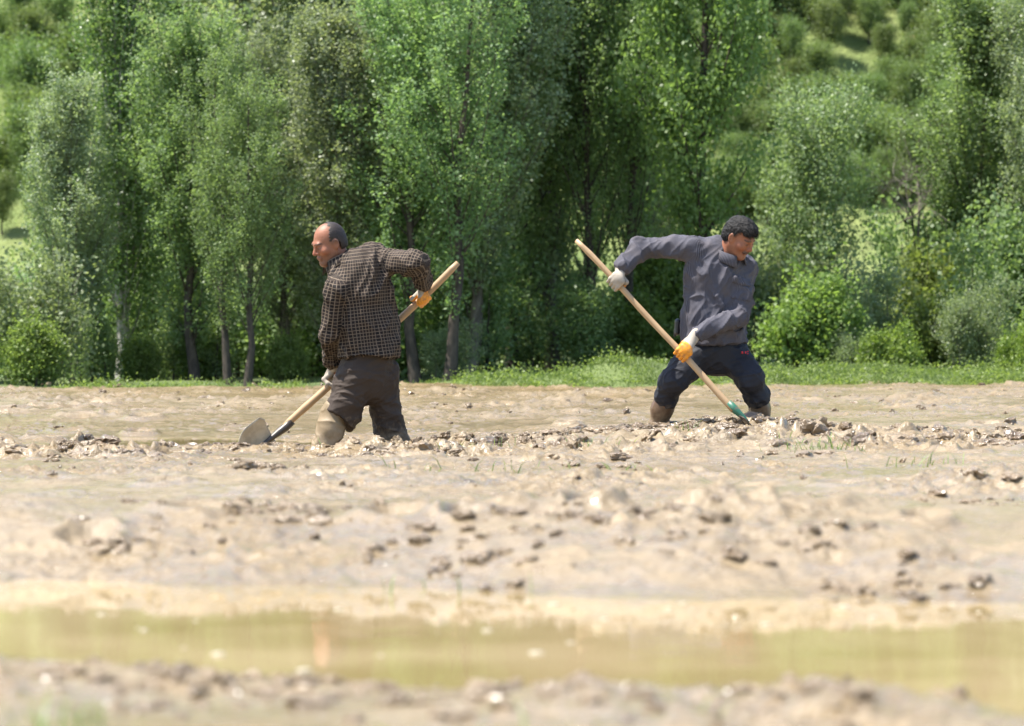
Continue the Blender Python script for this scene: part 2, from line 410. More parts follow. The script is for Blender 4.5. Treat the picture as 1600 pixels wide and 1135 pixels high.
for c0, n_, sx in (((-.98, 19.85), 110, .35), ((-.45, 19.95), 60, .2), ((.8, 20.2), 70, .2), ((1.38, 20.15), 80, .25), ((-1.5, 20.1), 50, .25), ((.7, 19.8), 60, .3)):
    for i in range(n_):
        x, y = c0[0] + rng.normal(0, sx), c0[1] + rng.normal(0, .13); z = float(mud_z(np.array([x]), np.array([y]))[0][0])
        s = rng.uniform(.006, .034) ; v = CLODS[rng.integers(24)] * s * np.array([1.3, 1, .7])
        M = np.array(Matrix.Rotation(rng.uniform(0, 6.28), 3, 'Z')); mb.add(v @ M.T + (x, y, z + s * .0), None, ICF, rng.uniform(.2, 1))
V, F = mb.get(); o = mesh_obj('mud_clods', V, F, M_clod, smooth=False, attrs={'wet': np.concatenate(mb.A)}); tag(o, kind='stuff')

# ------------------------------------------------------------------ leaves, trees, shrubs
def leaf_faces(cent, size, rng, droop=.0, asp=.72):
    n = len(cent)
    d = rng.normal(size=(n, 3)); d[:, 2] -= droop; d /= np.linalg.norm(d, axis=1)[:, None]
    e = rng.normal(size=(n, 3)); e -= d * (e * d).sum(1)[:, None]; e /= np.linalg.norm(e, axis=1)[:, None] + 1e-9
    s = size * rng.uniform(.65, 1.25, n)[:, None]
    V = np.stack([cent - d * s * .5, cent + e * s * asp * .5 - d * s * .05, cent + d * s * .5, cent - e * s * asp * .5 - d * s * .05], 1).reshape(-1, 3)
    F = np.arange(n * 4, dtype=np.int32).reshape(-1, 4)
    v = np.repeat(rng.random(n), 4)
    return V, F, v
def build_plant(name, kind, seed, lmat, bmat, H=6.0, W=1.0, base=.15, nbr=70, asc=(50, 68), nl=24000, leaf=.048, trunk=.055, twin=0, profile='poplar', sig=.10):
    rng = np.random.default_rng(seed)
    root = empty(name); mb = MB(); cents = []
    def prof(q):
        if profile == 'poplar': return (min(1, (q + .12) * 3.2)) * (1 - q ** 2.2) ** .7 + .10
        if profile == 'column': return (min(1, (q + .2) * 4)) * (1 - q ** 3) ** .8 + .08
        if profile == 'round': return math.sqrt(max(0, 1 - (2 * (q - .42)) ** 2 * .75)) + .05
        return 1
    stems = []
    ns = 1 + twin
    for s in range(ns):
        off = np.array([rng.normal(0, .09 if ns > 1 else 0) + (.11 * (s - (ns - 1) / 2) * 2 if ns > 1 else 0), rng.normal(0, .08) if ns > 1 else 0, 0])
        n = 12; zz = np.linspace(-.25, H * (.96 if s == 0 else rng.uniform(.75, .95)), n)
        wob = np.cumsum(rng.normal(0, H * .006, (n, 2)), 0); wob -= wob[0]
        if profile == 'round' and ns > 1: off[:2] = rng.uniform(-.3, .3, 2) * W; zz = zz * rng.uniform(.6, 1.0)
        lean = rng.normal(0, .03, 2) if ns > 1 else rng.normal(0, .012, 2)
        pts = np.stack([off[0] + wob[:, 0] + lean[0] * zz, off[1] + wob[:, 1] + lean[1] * zz, zz], 1)
        rad = trunk * (1 - np.linspace(0, 1, n) * .9) * (1 + .5 * np.exp(-np.linspace(0, 8, n)))
        mb.tube(pts, rad, 8, False); stems.append(pts)
    weights = []
    for b in range(nbr):
        st = stems[b % ns]; q = rng.random() ** (.85)
        z0 = st[-1, 2] * (base + (1 - base) * q * .93)
        p0 = np.array([np.interp(z0, st[:, 2], st[:, 0]), np.interp(z0, st[:, 2], st[:, 1]), z0])
        az = rng.uniform(0, 2 * np.pi); el = math.radians(rng.uniform(*asc)); L = W * .5 * prof(q) * rng.uniform(.7, 1.15) / max(.35, math.cos(el))
        L = min(L, H * .4) * (rng.uniform(.55, .95) if profile == 'round' and ns > 1 else 1)
        n = 6; s = np.linspace(0, 1, n)
        curve = s * math.cos(el) * L * (1 - .18 * s)
        up = L * (s * math.sin(el) + .10 * s * s)
        side = rng.normal(0, .06) * L * s * s
        pts = p0 + np.stack([np.cos(az) * curve - np.sin(az) * side, np.sin(az) * curve + np.cos(az) * side, up], 1)
        pts[:, 2] = np.minimum(pts[:, 2], H * 1.02)
        mb.tube(pts, np.linspace(trunk * .22 * (1.15 - q), .003, n), 4, False)
        ntw = max(4, int(L * 9))
        for j in range(ntw):
            f = .18 + .82 * (j + rng.random()) / ntw
            c = np.array([np.interp(f, s, pts[:, i]) for i in range(3)])
            cents.append((c + rng.normal(0, sig * .8, 3), sig * rng.uniform(.6, 1.25))); weights.append(rng.uniform(.35, 1.4))
    w = np.array(weights); w /= w.sum(); cnt = rng.multinomial(nl, w)
    C = np.concatenate([c + rng.normal(0, 1, (m, 3)) * s * np.array([.85, .85, 1.12 if profile != 'round' else 1.0]) for (c, s), m in zip(cents, cnt)])
    tv = np.concatenate([np.full(m, t) for t, m in zip(rng.random(len(cnt)), cnt)])
    ok = C[:, 2] > .04; C = C[ok]; tv = tv[ok]
    V, F, v = leaf_faces(C, leaf, rng, .5)
    v = .55 * v + .45 * np.repeat(tv, 4)
    TV, TF = mb.get()
    mesh_obj('trunk' if kind == 'tree' else 'stem', TV, TF, bmat, root)
    mesh_obj('crown' if kind == 'tree' else 'foliage', V, F, lmat, root, smooth=False, attrs={'v': v})
    return root
def copy_tree(o):
    r = o.copy(); COL.objects.link(r)
    for ch in list(o.children):
        c = ch.copy(); COL.objects.link(c); c.parent = r
    return r
PROTO = {}
def proto(key, *a, **kw): PROTO[key] = [build_plant(*a, **kw), False]
proto('silverA', 'poplar_tree', 'tree', 1, L_silver, M_bark, H=5.2, W=1.5, base=.05, nbr=95, asc=(48, 72), nl=48000, leaf=.040, sig=.075)
proto('silverB', 'poplar_tree', 'tree', 2, L_silver, M_bark, H=6.2, W=1.8, base=.07, nbr=110, asc=(48, 72), nl=54000, leaf=.040, twin=1, sig=.075)
proto('midA', 'poplar_tree', 'tree', 3, L_mid, M_barkd, H=5.2, W=1.75, base=.05, nbr=100, asc=(46, 70), nl=50000, leaf=.040, sig=.075)
proto('midB', 'poplar_tree', 'tree', 4, L_mid, M_barkd, H=6.2, W=1.8, base=.12, nbr=105, asc=(46, 70), nl=50000, leaf=.040, twin=1, trunk=.06, sig=.075)
proto('column', 'poplar_tree', 'tree', 5, L_dark, M_barkp, H=7.6, W=.95, base=.05, nbr=150, asc=(60, 76), nl=42000, leaf=.040, profile='column', trunk=.06, sig=.085)
proto('bright', 'poplar_tree', 'tree', 6, L_emerald, M_barkd, H=4.6, W=1.5, base=.14, nbr=62, asc=(30, 58), nl=34000, leaf=.040, sig=.085)
proto('willow', 'willow_tree', 'tree', 8, L_willow, M_bark, H=3.6, W=1.9, base=.06, nbr=95, asc=(35, 70), nl=21600, leaf=.05, profile='round', sig=.10)
proto('bush', 'shrub', 'shrub', 9, L_mid, M_barkd, H=1.5, W=1.5, base=.03, nbr=110, asc=(15, 65), nl=12000, leaf=.05, profile='round', trunk=.025, twin=5, sig=.10)
proto('bbush', 'shrub', 'shrub', 10, L_bright, M_barkd, H=1.5, W=1.4, base=.02, nbr=110, asc=(15, 65), nl=12000, leaf=.055, profile='round', trunk=.022, twin=5, sig=.085)
proto('ybush', 'shrub', 'shrub', 11, L_yel, M_barkd, H=.72, W=.95, base=.01, nbr=50, asc=(10, 65), nl=7000, leaf=.045, profile='round', trunk=.014, twin=2, sig=.07)
proto('wbush', 'shrub', 'shrub', 12, L_willow, M_bark, H=1.7, W=1.5, base=.02, nbr=120, asc=(30, 72), nl=15000, leaf=.046, profile='round', trunk=.02, twin=5, sig=.09)
proto('hillA', 'hillside_tree', 'tree', 13, L_hill, M_barkd, H=2.6, W=2.6, base=.2, nbr=60, asc=(5, 60), nl=11000, leaf=.085, profile='round', trunk=.07, twin=3, sig=.2)
proto('hillB', 'hillside_tree', 'tree', 14, L_hill, M_barkd, H=3.2, W=2.4, base=.22, nbr=60, asc=(10, 60), nl=11000, leaf=.085, profile='round', trunk=.07, sig=.2)
proto('hillC', 'hillside_tree', 'tree', 15, L_hill, M_barkd, H=1.6, W=2.3, base=.05, nbr=60, asc=(5, 60), nl=9000, leaf=.08, profile='round', trunk=.05, twin=4, sig=.19)
prng = random.Random(5)
def put(key, px, d, h, label, cat, group, wscale=1.0, hill=False, rz=None):
    src, used = PROTO[key]
    o = copy_tree(src) if used else src
    PROTO[key][1] = True
    H0 = {'silverA': 5.2, 'silverB': 6.2, 'midA': 5.2, 'midB': 6.2, 'column': 7.6, 'bright': 4.6, 'willow': 3.6, 'bush': 1.5, 'bbush': 1.5, 'ybush': .72, 'wbush': 1.7, 'hillA': 2.6, 'hillB': 3.2, 'hillC': 1.6}[key]
    if not hill and px < 770: d -= 2.6
    x = (px - 800) / FPX * d
    z = float((hill_z if hill else meadow_z)(np.array([x]), np.array([float(d)]))[0])
    if d > 50 and not hill: z = float(hill_z(np.array([x]), np.array([float(d)]))[0])
    o.location = (x, d, z - .03); o.rotation_euler = (0, 0, prng.uniform(0, 6.28) if rz is None else rz)
    if h > 10: h = float(P(px, h, d)[2]) - z
    elif h < 0: h = float(P(px, h, d)[2]) - z
    s = h / H0; o.scale = (s * wscale, s * wscale, s)
    tag(o, label, cat, group)
    return o
GP = 'poplars along the far edge of the field'; GS = 'shrubs at the foot of the poplars'
G2 = 'shrubs in front of the slope on the right'
for a in (
    ('silverA', 108, 41.0, 95, 'silvery grey green poplar at the far left, just left of the tall dark columnar poplar', 1.05),
    ('column', 188, 42.6, 7.4, 'tall narrow dark green columnar poplar with a white trunk, its top out of the picture', 1.0),
    ('midA', 305, 41.2, 20, 'broad fresh green poplar immediately right of the dark columnar poplar', 1.15),
    ('midB', 376, 40.2, 45, 'poplar with two dark trunks side by side, left of the man in the checked shirt', .95),
    ('silverB', 450, 43.2, 12, 'silver green poplar behind and right of the poplar with two dark trunks', 1.0),
    ('silverA', 535, 41.4, -20, 'pale silver poplar directly behind the head of the man in the checked shirt', 1.1),
    ('midA', 605, 42.8, -10, 'green poplar rising behind the back of the man in the checked shirt', 1.0),
    ('midB', 672, 40.8, 5, 'poplar with dark forked trunks behind the raised shovel handle of the checked shirt man', 1.05),
    ('silverB', 745, 43.0, 6.2, 'tall silver poplar just right of the forked dark trunks, midway between the two men', 1.0),
    ('midA', 800, 41.8, 6.0, 'tall green poplar in the middle of the picture between the two men', .95),
    ('silverA', 866, 42.6, 6.4, 'silver poplar left of the upper end of the shovel held by the man in grey', .95),
    ('midB', 945, 41.8, 6.6, 'dark trunked poplar behind the upper end of the shovel held by the man in grey', .72),
    ('silverB', 1010, 43.6, 6.2, 'silver green poplar behind the bent arm of the man in grey', .72),
    ('bright', 1108, 40.4, 8, 'light green poplar with layered open branches above the man in grey', .66),
    ('midA', 1545, 43.0, -40, 'large green poplar near the right edge of the picture', 1.15),
    ('silverB', 1665, 42.2, -60, 'poplar cut off by the right edge of the picture', 1.0),
    ('midB', 240, 46.5, 30, 'poplar standing in the second row behind the dark columnar poplar', 1.0),
    ('column', 700, 47.0, 8.2, 'dark columnar poplar in the second row, behind the tall silver poplar between the two men', 1.2),
    ('midB', 905, 46.5, 7.0, 'poplar in the second row left of the dark trunked poplar', 1.0),
    ('silverA', 490, 46.8, 10, 'poplar in the second row behind the pale silver poplar', 1.1),
    ('midA', 1050, 46.0, 190, 'poplar in the second row left of the light green layered poplar', 1.0),
): put(a[0], a[1], a[2], a[3], a[4], 'tree', GP, a[5] * 1.15)
put('willow', 1270, 43.2, 150, 'rounded grey green willow on the slope right of the head of the man in grey', 'tree', None, .95)
for a in (
    ('wbush', 30, 39.6, 1.55, 'pale grey green willow shrub at the left edge of the picture', 1.1),
    ('bbush', 75, 38.8, .85, 'low light green shrub in front of the willow shrub at the left edge', 1.2),
    ('bush', 140, 44.5, 1.9, 'green shrub behind the trunk of the leftmost silver poplar', 1.0),
    ('bush', 260, 43.4, 1.5, 'shaded shrub left of the poplar with two dark trunks', 1.0),
    ('bbush', 335, 41.8, .8, 'low light green shrub right behind the two dark trunks', 1.1),
    ('bush', 455, 44.4, 1.5, 'shaded shrub between the two dark trunks and the man in the checked shirt', 1.2),
    ('bush', 560, 44.0, 1.7, 'shaded shrub hidden mostly by the man in the checked shirt', 1.1),
    ('bush', 735, 43.6, 1.4, 'shaded shrub right of the forked dark trunks', 1.1),
    ('bush', 815, 43.0, 1.3, 'shaded shrub in the middle of the picture under the tall green poplar', 1.1),
    ('bush', 890, 41.2, 1.0, 'low green shrub left of the grassy hump', 1.2),
    ('bbush', 985, 42.0, 1.15, 'light green shrub behind the grassy hump and the long shovel handle', 1.2),
    ('bbush', 1080, 42.5, 330, 'tall yellowish green shrub behind the torso of the man in grey', 1.0),
    ('bush', 200, 45.5, 430, 'dark shrub deep in the shade behind the white trunk of the columnar poplar', 1.3),
    ('bush', 310, 46.0, 440, 'dark shrub deep in the shade left of the two dark trunks', 1.3),
    ('bush', 405, 45.0, 450, 'dark shrub just right of the two dark trunks', 1.3),
    ('bush', 510, 45.8, 430, 'dark shrub behind the lower back of the man in the checked shirt', 1.3),
    ('bush', 625, 45.2, 440, 'dark shrub seen under the raised shovel handle of the man in the checked shirt', 1.3),
    ('bush', 700, 44.6, 470, 'dark shrub just right of the raised shovel handle', 1.2),
    ('bush', 775, 45.8, 430, 'dark shrub in the shade midway between the two men', 1.3),
    ('bush', 860, 45.2, 450, 'dark shrub in the shade left of the dark trunked poplar', 1.3),
    ('bush', 940, 44.6, 460, 'dark shrub at the foot of the dark trunked poplar', 1.3),
    ('bush', 1030, 45.2, 400, 'dark shrub behind the long shovel handle of the man in grey', 1.3),
    ('bush', 135, 41.0, 485, 'green shrub at the foot of the leftmost silver poplar', 1.1),
    ('bbush', 235, 41.4, 505, 'light green shrub right of the white trunk of the columnar poplar', 1.15),
    ('bush', 300, 41.8, 470, 'green shrub at the foot of the broad fresh green poplar', 1.1),
    ('bbush', 432, 41.2, 500, 'light green shrub beside the two dark trunks, nearer the checked shirt man', 1.1),
    ('wbush', 700, 41.2, 490, 'grey green shrub right of the checked shirt man at the foot of the poplars', 1.1),
    ('bush', 60, 43.0, 420, 'green shrub behind the willow shrub at the left edge', 1.3),
): put(a[0], a[1], a[2], a[3], a[4], 'shrub', GS, a[5])
for a in (
    ('bbush', 1262, 39.2, 385, 'bright green leafy shrub right beside the man in grey', 1.05),
    ('wbush', 1195, 42.8, 330, 'grey green shrub behind the left shoulder of the man in grey', .9),
    ('wbush', 1345, 41.0, 385, 'grey green shrub right behind the bright green leafy shrub', .95),
    ('bbush', 1425, 42.4, 345, 'tall green shrub below the leafless grey shrub', .95),
    ('wbush', 1335, 38.7, 500, 'low silvery shrub between the bright green shrub and the round yellow green one', 1.1),
    ('ybush', 1392, 38.3, 505, 'round yellow green shrub low on the grass bank', 1.0),
    ('ybush', 1592, 38.6, 495, 'yellow green shrub at the right edge of the picture', .8),
    ('bbush', 1480, 40.4, 430, 'green shrub just right of the round yellow green shrub', 1.0),
    ('wbush', 1525, 39.8, 420, 'silvery shrub in front of the large right hand poplar', .9),
    ('bush', 1580, 41.6, 330, 'green shrub below the poplar at the right edge', 1.0),
    ('bush', 1470, 43.6, 310, 'dark green shrub left of the trunk of the large right hand poplar', .9),
): put(a[0], a[1], a[2], a[3], a[4], 'shrub', G2, a[5])
# leafless shrub
rg = np.random.default_rng(3); mb = MB()
c0 = P(1412, 330, 43.9); c0[2] = float(meadow_z(np.array([c0[0]]), np.array([43.9]))[0]); dead = empty('dead_shrub', tuple(c0))
def grow(p, d, L, r, lvl):
    n = 4; pts = [p]
    for i in range(n):
        d = d + rg.normal(0, .16, 3); d[2] += .05; d /= np.linalg.norm(d); pts.append(pts[-1] + d * L / n)
    mb.tube(pts, np.linspace(r, r * .55, n + 1), 5, False)
    if lvl:
        for i in range(3 if lvl > 1 else 4):
            q = pts[rg.integers(2, n + 1)]; grow(q, d * .7 + rg.normal(0, .5, 3), L * rg.uniform(.5, .75), r * .5, lvl - 1)
for i in range(3): grow(np.array([rg.normal(0, .08), rg.normal(0, .08), -.05]), np.array([rg.normal(0, .15), rg.normal(0, .15), 1.0]), 1.7, .035, 4)
V, F = mb.get(); mesh_obj('branches', V, F, M_bark, dead); tag(dead, 'leafless grey brown shrub with twisted bare branches on the slope', 'shrub')
# small trees and bushes dotted over the hillside
hr = random.Random(11)
def hill_depth(px, py):
    d = np.linspace(50, 165, 900); x = (px - 800) / FPX * d
    want = np.array([P(px, py, q)[2] for q in d]); s = hill_z(x, d) - want
    i = np.argmax(s > 0); return float(d[i]) if s[i] > 0 else None
spots = []
for (x0, x1, y0, y1, n, lab) in ((1030, 1600, 4, 345, 125, 'small bright green tree dotted on the upper right hillside'),
                                 (-10, 118, 10, 420, 24, 'small green tree dotted on the hillside at the upper left'),
                                 (250, 1000, 6, 45, 10, 'small green tree on the hillside glimpsed above the poplar tops')):
    got = []
    for tries in range(n * 60):
        if len(got) >= n: break
        px, py = hr.uniform(x0, x1), hr.uniform(y0, y1)
        if abs(px - 1365) < 45 and abs(py - 130) < 28: continue
        if any((px - a) ** 2 / 1.6 + (py - b) ** 2 * 1.4 < 23 ** 2 for a, b in got): continue
        d = hill_depth(px, py)
        if d is None: continue
        got.append((px, py)); spots.append((px, d, lab))
for i, (px, d, lab) in enumerate(spots):
    put(hr.choice(['hillA', 'hillB', 'hillC']), px, d, hr.uniform(.75, 1.45) * d / 85, lab, 'tree', lab.replace('small', 'small').replace('tree', 'trees'), hr.uniform(.85, 1.15), hill=True)

# ------------------------------------------------------------------ grass
def blades(pos, h, w, rng, lean=.45):
    n = len(pos); az = rng.uniform(0, 2 * np.pi, n); hh = h * rng.uniform(.5, 1.3, n)
    ln = rng.normal(0, lean, (n, 2)); sx = np.stack([np.cos(az), np.sin(az), np.zeros(n)], 1) * (w * rng.uniform(.6, 1.3, n))[:, None]
    mid = pos + np.stack([ln[:, 0] * hh * .35, ln[:, 1] * hh * .35, hh * .6], 1); tip = pos + np.stack([ln[:, 0] * hh, ln[:, 1] * hh, hh * .98], 1)
    V = np.stack([pos - sx, pos + sx, mid + sx * .7, mid - sx * .7, tip], 1).reshape(-1, 3); b = np.arange(n)[:, None] * 5
    return V, [b + np.array([[0, 1, 2, 3]]), b + np.array([[3, 2, 4]])], np.repeat(rng.random(n), 5)
rg = np.random.default_rng(21)
n = 90000; x = rg.uniform(-7, 7.5, n); e = rg.uniform(-.25, 3.6, n) ** 1.0; y = field_edge(x) + e
dens = np.where(x > -.45, .9, .04) * (1 - .4 * (noise2(x * 1.4, y * 1.2, 91) > .25)); dens = dens * np.where(e < .1, .3, 1)
m = rg.random(n) < dens; x, y = x[m], y[m]; z = meadow_z(x, y)
hgt = np.clip(.036 * (1 + 1.3 * noise2(x * 2.6, y * 2.0, 92)) + .02 * noise2(x * 9, y * 7, 93), .012, .2) + .012
V, F, v = blades(np.stack([x, y, z - .01], 1), hgt, .006, rg)
o = mesh_obj('grass', V, F, L_grass, smooth=False, attrs={'v': v}); tag(o, kind='stuff')
WV = []; Wv = []
for i in range(240):
    x = rg.uniform(-.5, 6.5) if i % 8 else rg.uniform(-4.6, 0); e = rg.uniform(-.1, 2.2); y = field_edge(x) + e; r = rg.uniform(.03, .13) * (1 if x > -.4 else .8)
    z = float(meadow_z(np.array([x]), np.array([y]))[0]); m = int(60 + 2600 * r * r * 6)
    C = np.array([x, y, z]) + rg.normal(0, 1, (m, 3)) * np.array([r, r, r * .55]); C[:, 2] = np.maximum(C[:, 2], z + .004)
    a_, b_, c_ = leaf_faces(C, .032, rg, -.3, .6); WV.append(a_); Wv.append(c_)
WV = np.concatenate(WV); o = mesh_obj('weeds', WV, np.arange(len(WV), dtype=np.int32).reshape(-1, 4), L_bright, smooth=False, attrs={'v': np.concatenate(Wv)}); tag(o, kind='stuff')
pos = []
for (px, py, d, k_, s) in ((1285, 722, 17.2, 60, .10), (940, 712, 17.8, 26, .06), (735, 705, 18.6, 40, .09), (505, 688, 19.75, 14, .03), (960, 760, 15.4, 12, .04), (1060, 690, 19.5, 16, .05), (720, 752, 15.6, 30, .25), (860, 750, 15.6, 24, .3), (575, 1000, 7.6, 3, .02), (510, 985, 7.8, 4, .06), (1290, 700, 18.0, 30, .12), (1440, 740, 16, 24, .15), (645, 930, 8.9, 10, .15), (1160, 800, 12.6, 8, .06), (1120, 845, 11.3, 8, .1), (420, 600, 35.8, 90, .35), (250, 604, 35.2, 70, .4), (110, 1105, 5.5, 26, .035), (900, 1120, 5.4, 8, .2)):
    c = P(px, py, d); q = np.stack([c[0] + rg.normal(0, s, k_), d + rg.normal(0, s * .7, k_)], 1); zz, _ = mud_z(q[:, 0], q[:, 1]); pos.append(np.column_stack([q, zz - .005]))
pos = np.concatenate(pos); V, F, v = blades(pos, .06, .0028, rg, .6)
o = mesh_obj('sparse_grass', V, F, L_grass, smooth=False, attrs={'v': v}); tag(o, kind='stuff')

# ------------------------------------------------------------------ signed distance modelling
def surface_nets(A, lo, h):
    S = A < 0
    c = S[:-1, :-1, :-1].astype(np.int8)
    cnt = np.zeros_like(c)
    sl = (slice(None, -1), slice(1, None))
    for a in (0, 1):
        for b in (0, 1):
            for d in (0, 1): cnt += S[sl[a], sl[b], sl[d]]
    I = np.argwhere((cnt > 0) & (cnt < 8)); idx = -np.ones(c.shape, np.int32); idx[tuple(I.T)] = np.arange(len(I))
    acc = np.zeros((len(I), 3)); num = np.zeros(len(I))
    cor = [(a, b, d) for a in (0, 1) for b in (0, 1) for d in (0, 1)]
    for p in cor:
        for ax in range(3):
            if p[ax]: continue
            q = list(p); q[ax] = 1
            va = A[I[:, 0] + p[0], I[:, 1] + p[1], I[:, 2] + p[2]]; vb = A[I[:, 0] + q[0], I[:, 1] + q[1], I[:, 2] + q[2]]
            m = (va < 0) != (vb < 0); t = np.where(m, va / np.where(m, va - vb, 1), 0)
            pos = np.tile(np.array(p, float), (len(I), 1)); pos[:, ax] += t
            acc += np.where(m[:, None], pos, 0); num += m
    V = lo + h * (I + acc / num[:, None])
    Q = []
    for ax in range(3):
        b, d = (ax + 1) % 3, (ax + 2) % 3
        s0 = [slice(None)] * 3; s1 = [slice(None)] * 3; s0[ax] = slice(None, -1); s1[ax] = slice(1, None)
        ch = np.argwhere(S[tuple(s0)] != S[tuple(s1)])
        ch = ch[(ch[:, b] > 0) & (ch[:, d] > 0) & (ch[:, b] < c.shape[b]) & (ch[:, d] < c.shape[d])]
        def at(ob, od):
            k = ch.copy(); k[:, b] += ob; k[:, d] += od; return idx[tuple(k.T)]
        q = np.stack([at(-1, -1), at(0, -1), at(0, 0), at(-1, 0)], 1)
        ins = S[tuple(ch.T)]; q[~ins] = q[~ins][:, ::-1]; Q.append(q)
    Q = np.concatenate(Q); return V, Q[(Q >= 0).all(1)]
class Vol:
    def __init__(s, lo, hi, h):
        s.lo = np.array(lo, float); s.h = h; s.n = np.ceil((np.array(hi) - s.lo) / h).astype(int) + 1
        s.A = np.full(s.n, 1.0, np.float32)
    def box(s, lo, hi):
        a = np.clip(np.floor((np.array(lo) - s.lo) / s.h).astype(int), 0, s.n); b = np.clip(np.ceil((np.array(hi) - s.lo) / s.h).astype(int) + 1, 0, s.n)
        sl = tuple(slice(i, j) for i, j in zip(a, b))
        g = np.stack(np.meshgrid(*[s.lo[i] + s.h * np.arange(a[i], b[i]) for i in range(3)], indexing='ij'), -1)
        return sl, g
    def all(s): return s.box(s.lo, s.lo + s.h * s.n)
    def smin(s, sl, d, k):
        A = s.A[sl]
        if k <= 0: s.A[sl] = np.minimum(A, d); return
        hh = np.clip(k - np.abs(A - d), 0, None) / k
        s.A[sl] = np.minimum(A, d) - hh * hh * k * .25
    def cap(s, a, b, ra, rb, k=.03, flat=None):
        a = np.array(a); b = np.array(b); R = max(ra, rb) + k + .03
        sl, g = s.box(np.minimum(a, b) - R, np.maximum(a, b) + R)
        ab = b - a; L = max(ab @ ab, 1e-9); t = np.clip(((g - a) @ ab) / L, 0, 1); q = g - a - t[..., None] * ab
        if flat is not None:
            w = np.array(flat[0], float); w /= np.linalg.norm(w); q = q + (q @ w)[..., None] * w * (flat[1] - 1)
        d = np.linalg.norm(q, axis=-1) - (ra + (rb - ra) * t); s.smin(sl, d.astype(np.float32), k)
    def ell(s, c, R, rad, k=.02, sub=False):
        """R: 3x3 rows = axes, rad along them"""
        c = np.array(c); m = max(rad) + k + .03; sl, g = s.box(c - m, c + m)
        l = (g - c) @ np.array(R).T; r = np.array(rad); k0 = np.linalg.norm(l / r, axis=-1); k1 = np.linalg.norm(l / (r * r), axis=-1) + 1e-6
        d = (k0 * (k0 - 1) / k1).astype(np.float32)
        if sub:
            A = s.A[sl]; hh = np.clip(k - np.abs(-A - d), 0, None) / k; s.A[sl] = -(np.minimum(-A, d) - hh * hh * k * .25)
        else: s.smin(sl, d, k)
    def cut(s, p, nrm):
        """keep the side opposite to nrm"""
        sl, g = s.all(); n = np.array(nrm, float); n /= np.linalg.norm(n)
        s.A = np.maximum(s.A, ((g - np.array(p)) @ n).astype(np.float32))
    def patch(s, c, R, half, t):
        """raised flap on the surface inside an oriented box"""
        c = np.array(c); m = np.linalg.norm(half) + .02; sl, g = s.box(c - m, c + m); l = np.abs((g - c) @ np.array(R).T) - np.array(half)
        s.A[sl] = np.minimum(s.A[sl], np.maximum(s.A[sl] - t, l.max(-1)).astype(np.float32))
    def band(s, c, ax, R, th, half, lean=0.0):
        c = np.array(c); ax = unit(ax); m = R + half + .04; sl, g = s.box(c - m, c + m); q = g - c; t = q @ ax
        rr = np.linalg.norm(q - t[..., None] * ax, axis=-1) - lean * t
        d = np.maximum(np.abs(rr - R) - th, np.abs(t) - half); s.smin(sl, d.astype(np.float32), .008)
    def mesh(s): return surface_nets(s.A, s.lo, s.h)
def unit(v): v = np.array(v, float); return v / np.linalg.norm(v)
def vnormals(V, Q):
    n = np.cross(V[Q[:, 2]] - V[Q[:, 0]], V[Q[:, 3]] - V[Q[:, 1]]); N = np.zeros_like(V)
    for i in range(4): np.add.at(N, Q[:, i], n)
    return N / (np.linalg.norm(N, axis=1)[:, None] + 1e-12)
def relax(V, Q, it=2, lam=.5):
    for _ in range(it):
        S = np.zeros_like(V); c = np.zeros(len(V))
        for i in range(4):
            for j in (1, 3):
                np.add.at(S, Q[:, i], V[Q[:, (i + j) % 4]]); np.add.at(c, Q[:, i], 1)
        V = V + lam * (S / np.maximum(c, 1)[:, None] - V)
    return V
def wrinkle(V, Q, dirs, amp, freq, seed, mask=None):
    """ridged folds running along dirs (one unit vector or per-vertex)"""
    N = vnormals(V, Q); d = np.broadcast_to(np.array(dirs, float), V.shape); d = d / np.linalg.norm(d, axis=1)[:, None]
    W = V + .02 * np.stack([noise3(V * 9 + 11 * i, seed + i) for i in range(3)], 1)
    along = (W * d).sum(1)[:, None] * d; q = W - along * .86
    r = 1 - np.abs(noise3(q * freq, seed + 5)); r2 = 1 - np.abs(noise3(q * freq * 2.1 + 5, seed + 6))
    h = (r ** 3 - .45) + .45 * (r2 ** 3 - .45)
    if mask is not None: h = h * mask
    return V + N * (amp * h)[:, None]
def unit(v): v = np.array(v, float); return v / np.linalg.norm(v)

# ------------------------------------------------------------------ materials of the people and tools
def skin_mat():
    k = NT('skin'); c = k.attr('col', 'Vector')
    k.set(Base_Color=c, Roughness=.55, Subsurface_Weight=.12, Subsurface_Scale=.01); k.p.inputs['Subsurface Radius'].default_value = (1, .3, .2)
    k.bump(k.noise(140, 4), .35, .004); return k.m
M_skin = skin_mat()
k = NT('dark_hair'); mp = k.n('Mapping'); mp.inputs['Scale'].default_value = (1, 1, .3); k.link(k.obj(), mp.inputs[0])
f = k.noise(230, 4, .6, mp.outputs[0]); k.set(Base_Color=k.mix(k.ramp(f, (.5, 0.), (.76, 1.)), (.007, .006, .0055), (.05, .045, .042)), Roughness=.6, Specular_IOR_Level=.3); k.bump(f, .9, .006); M_hair = k.m
k = NT('cropped_hair'); f = k.noise(330, 4, .6); k.set(Base_Color=k.mix(k.ramp(f, (.4, 0.), (.7, 1.)), (.012, .008, .007), (.045, .028, .021)), Roughness=.6); k.bump(f, .6, .003); M_crop = k.m
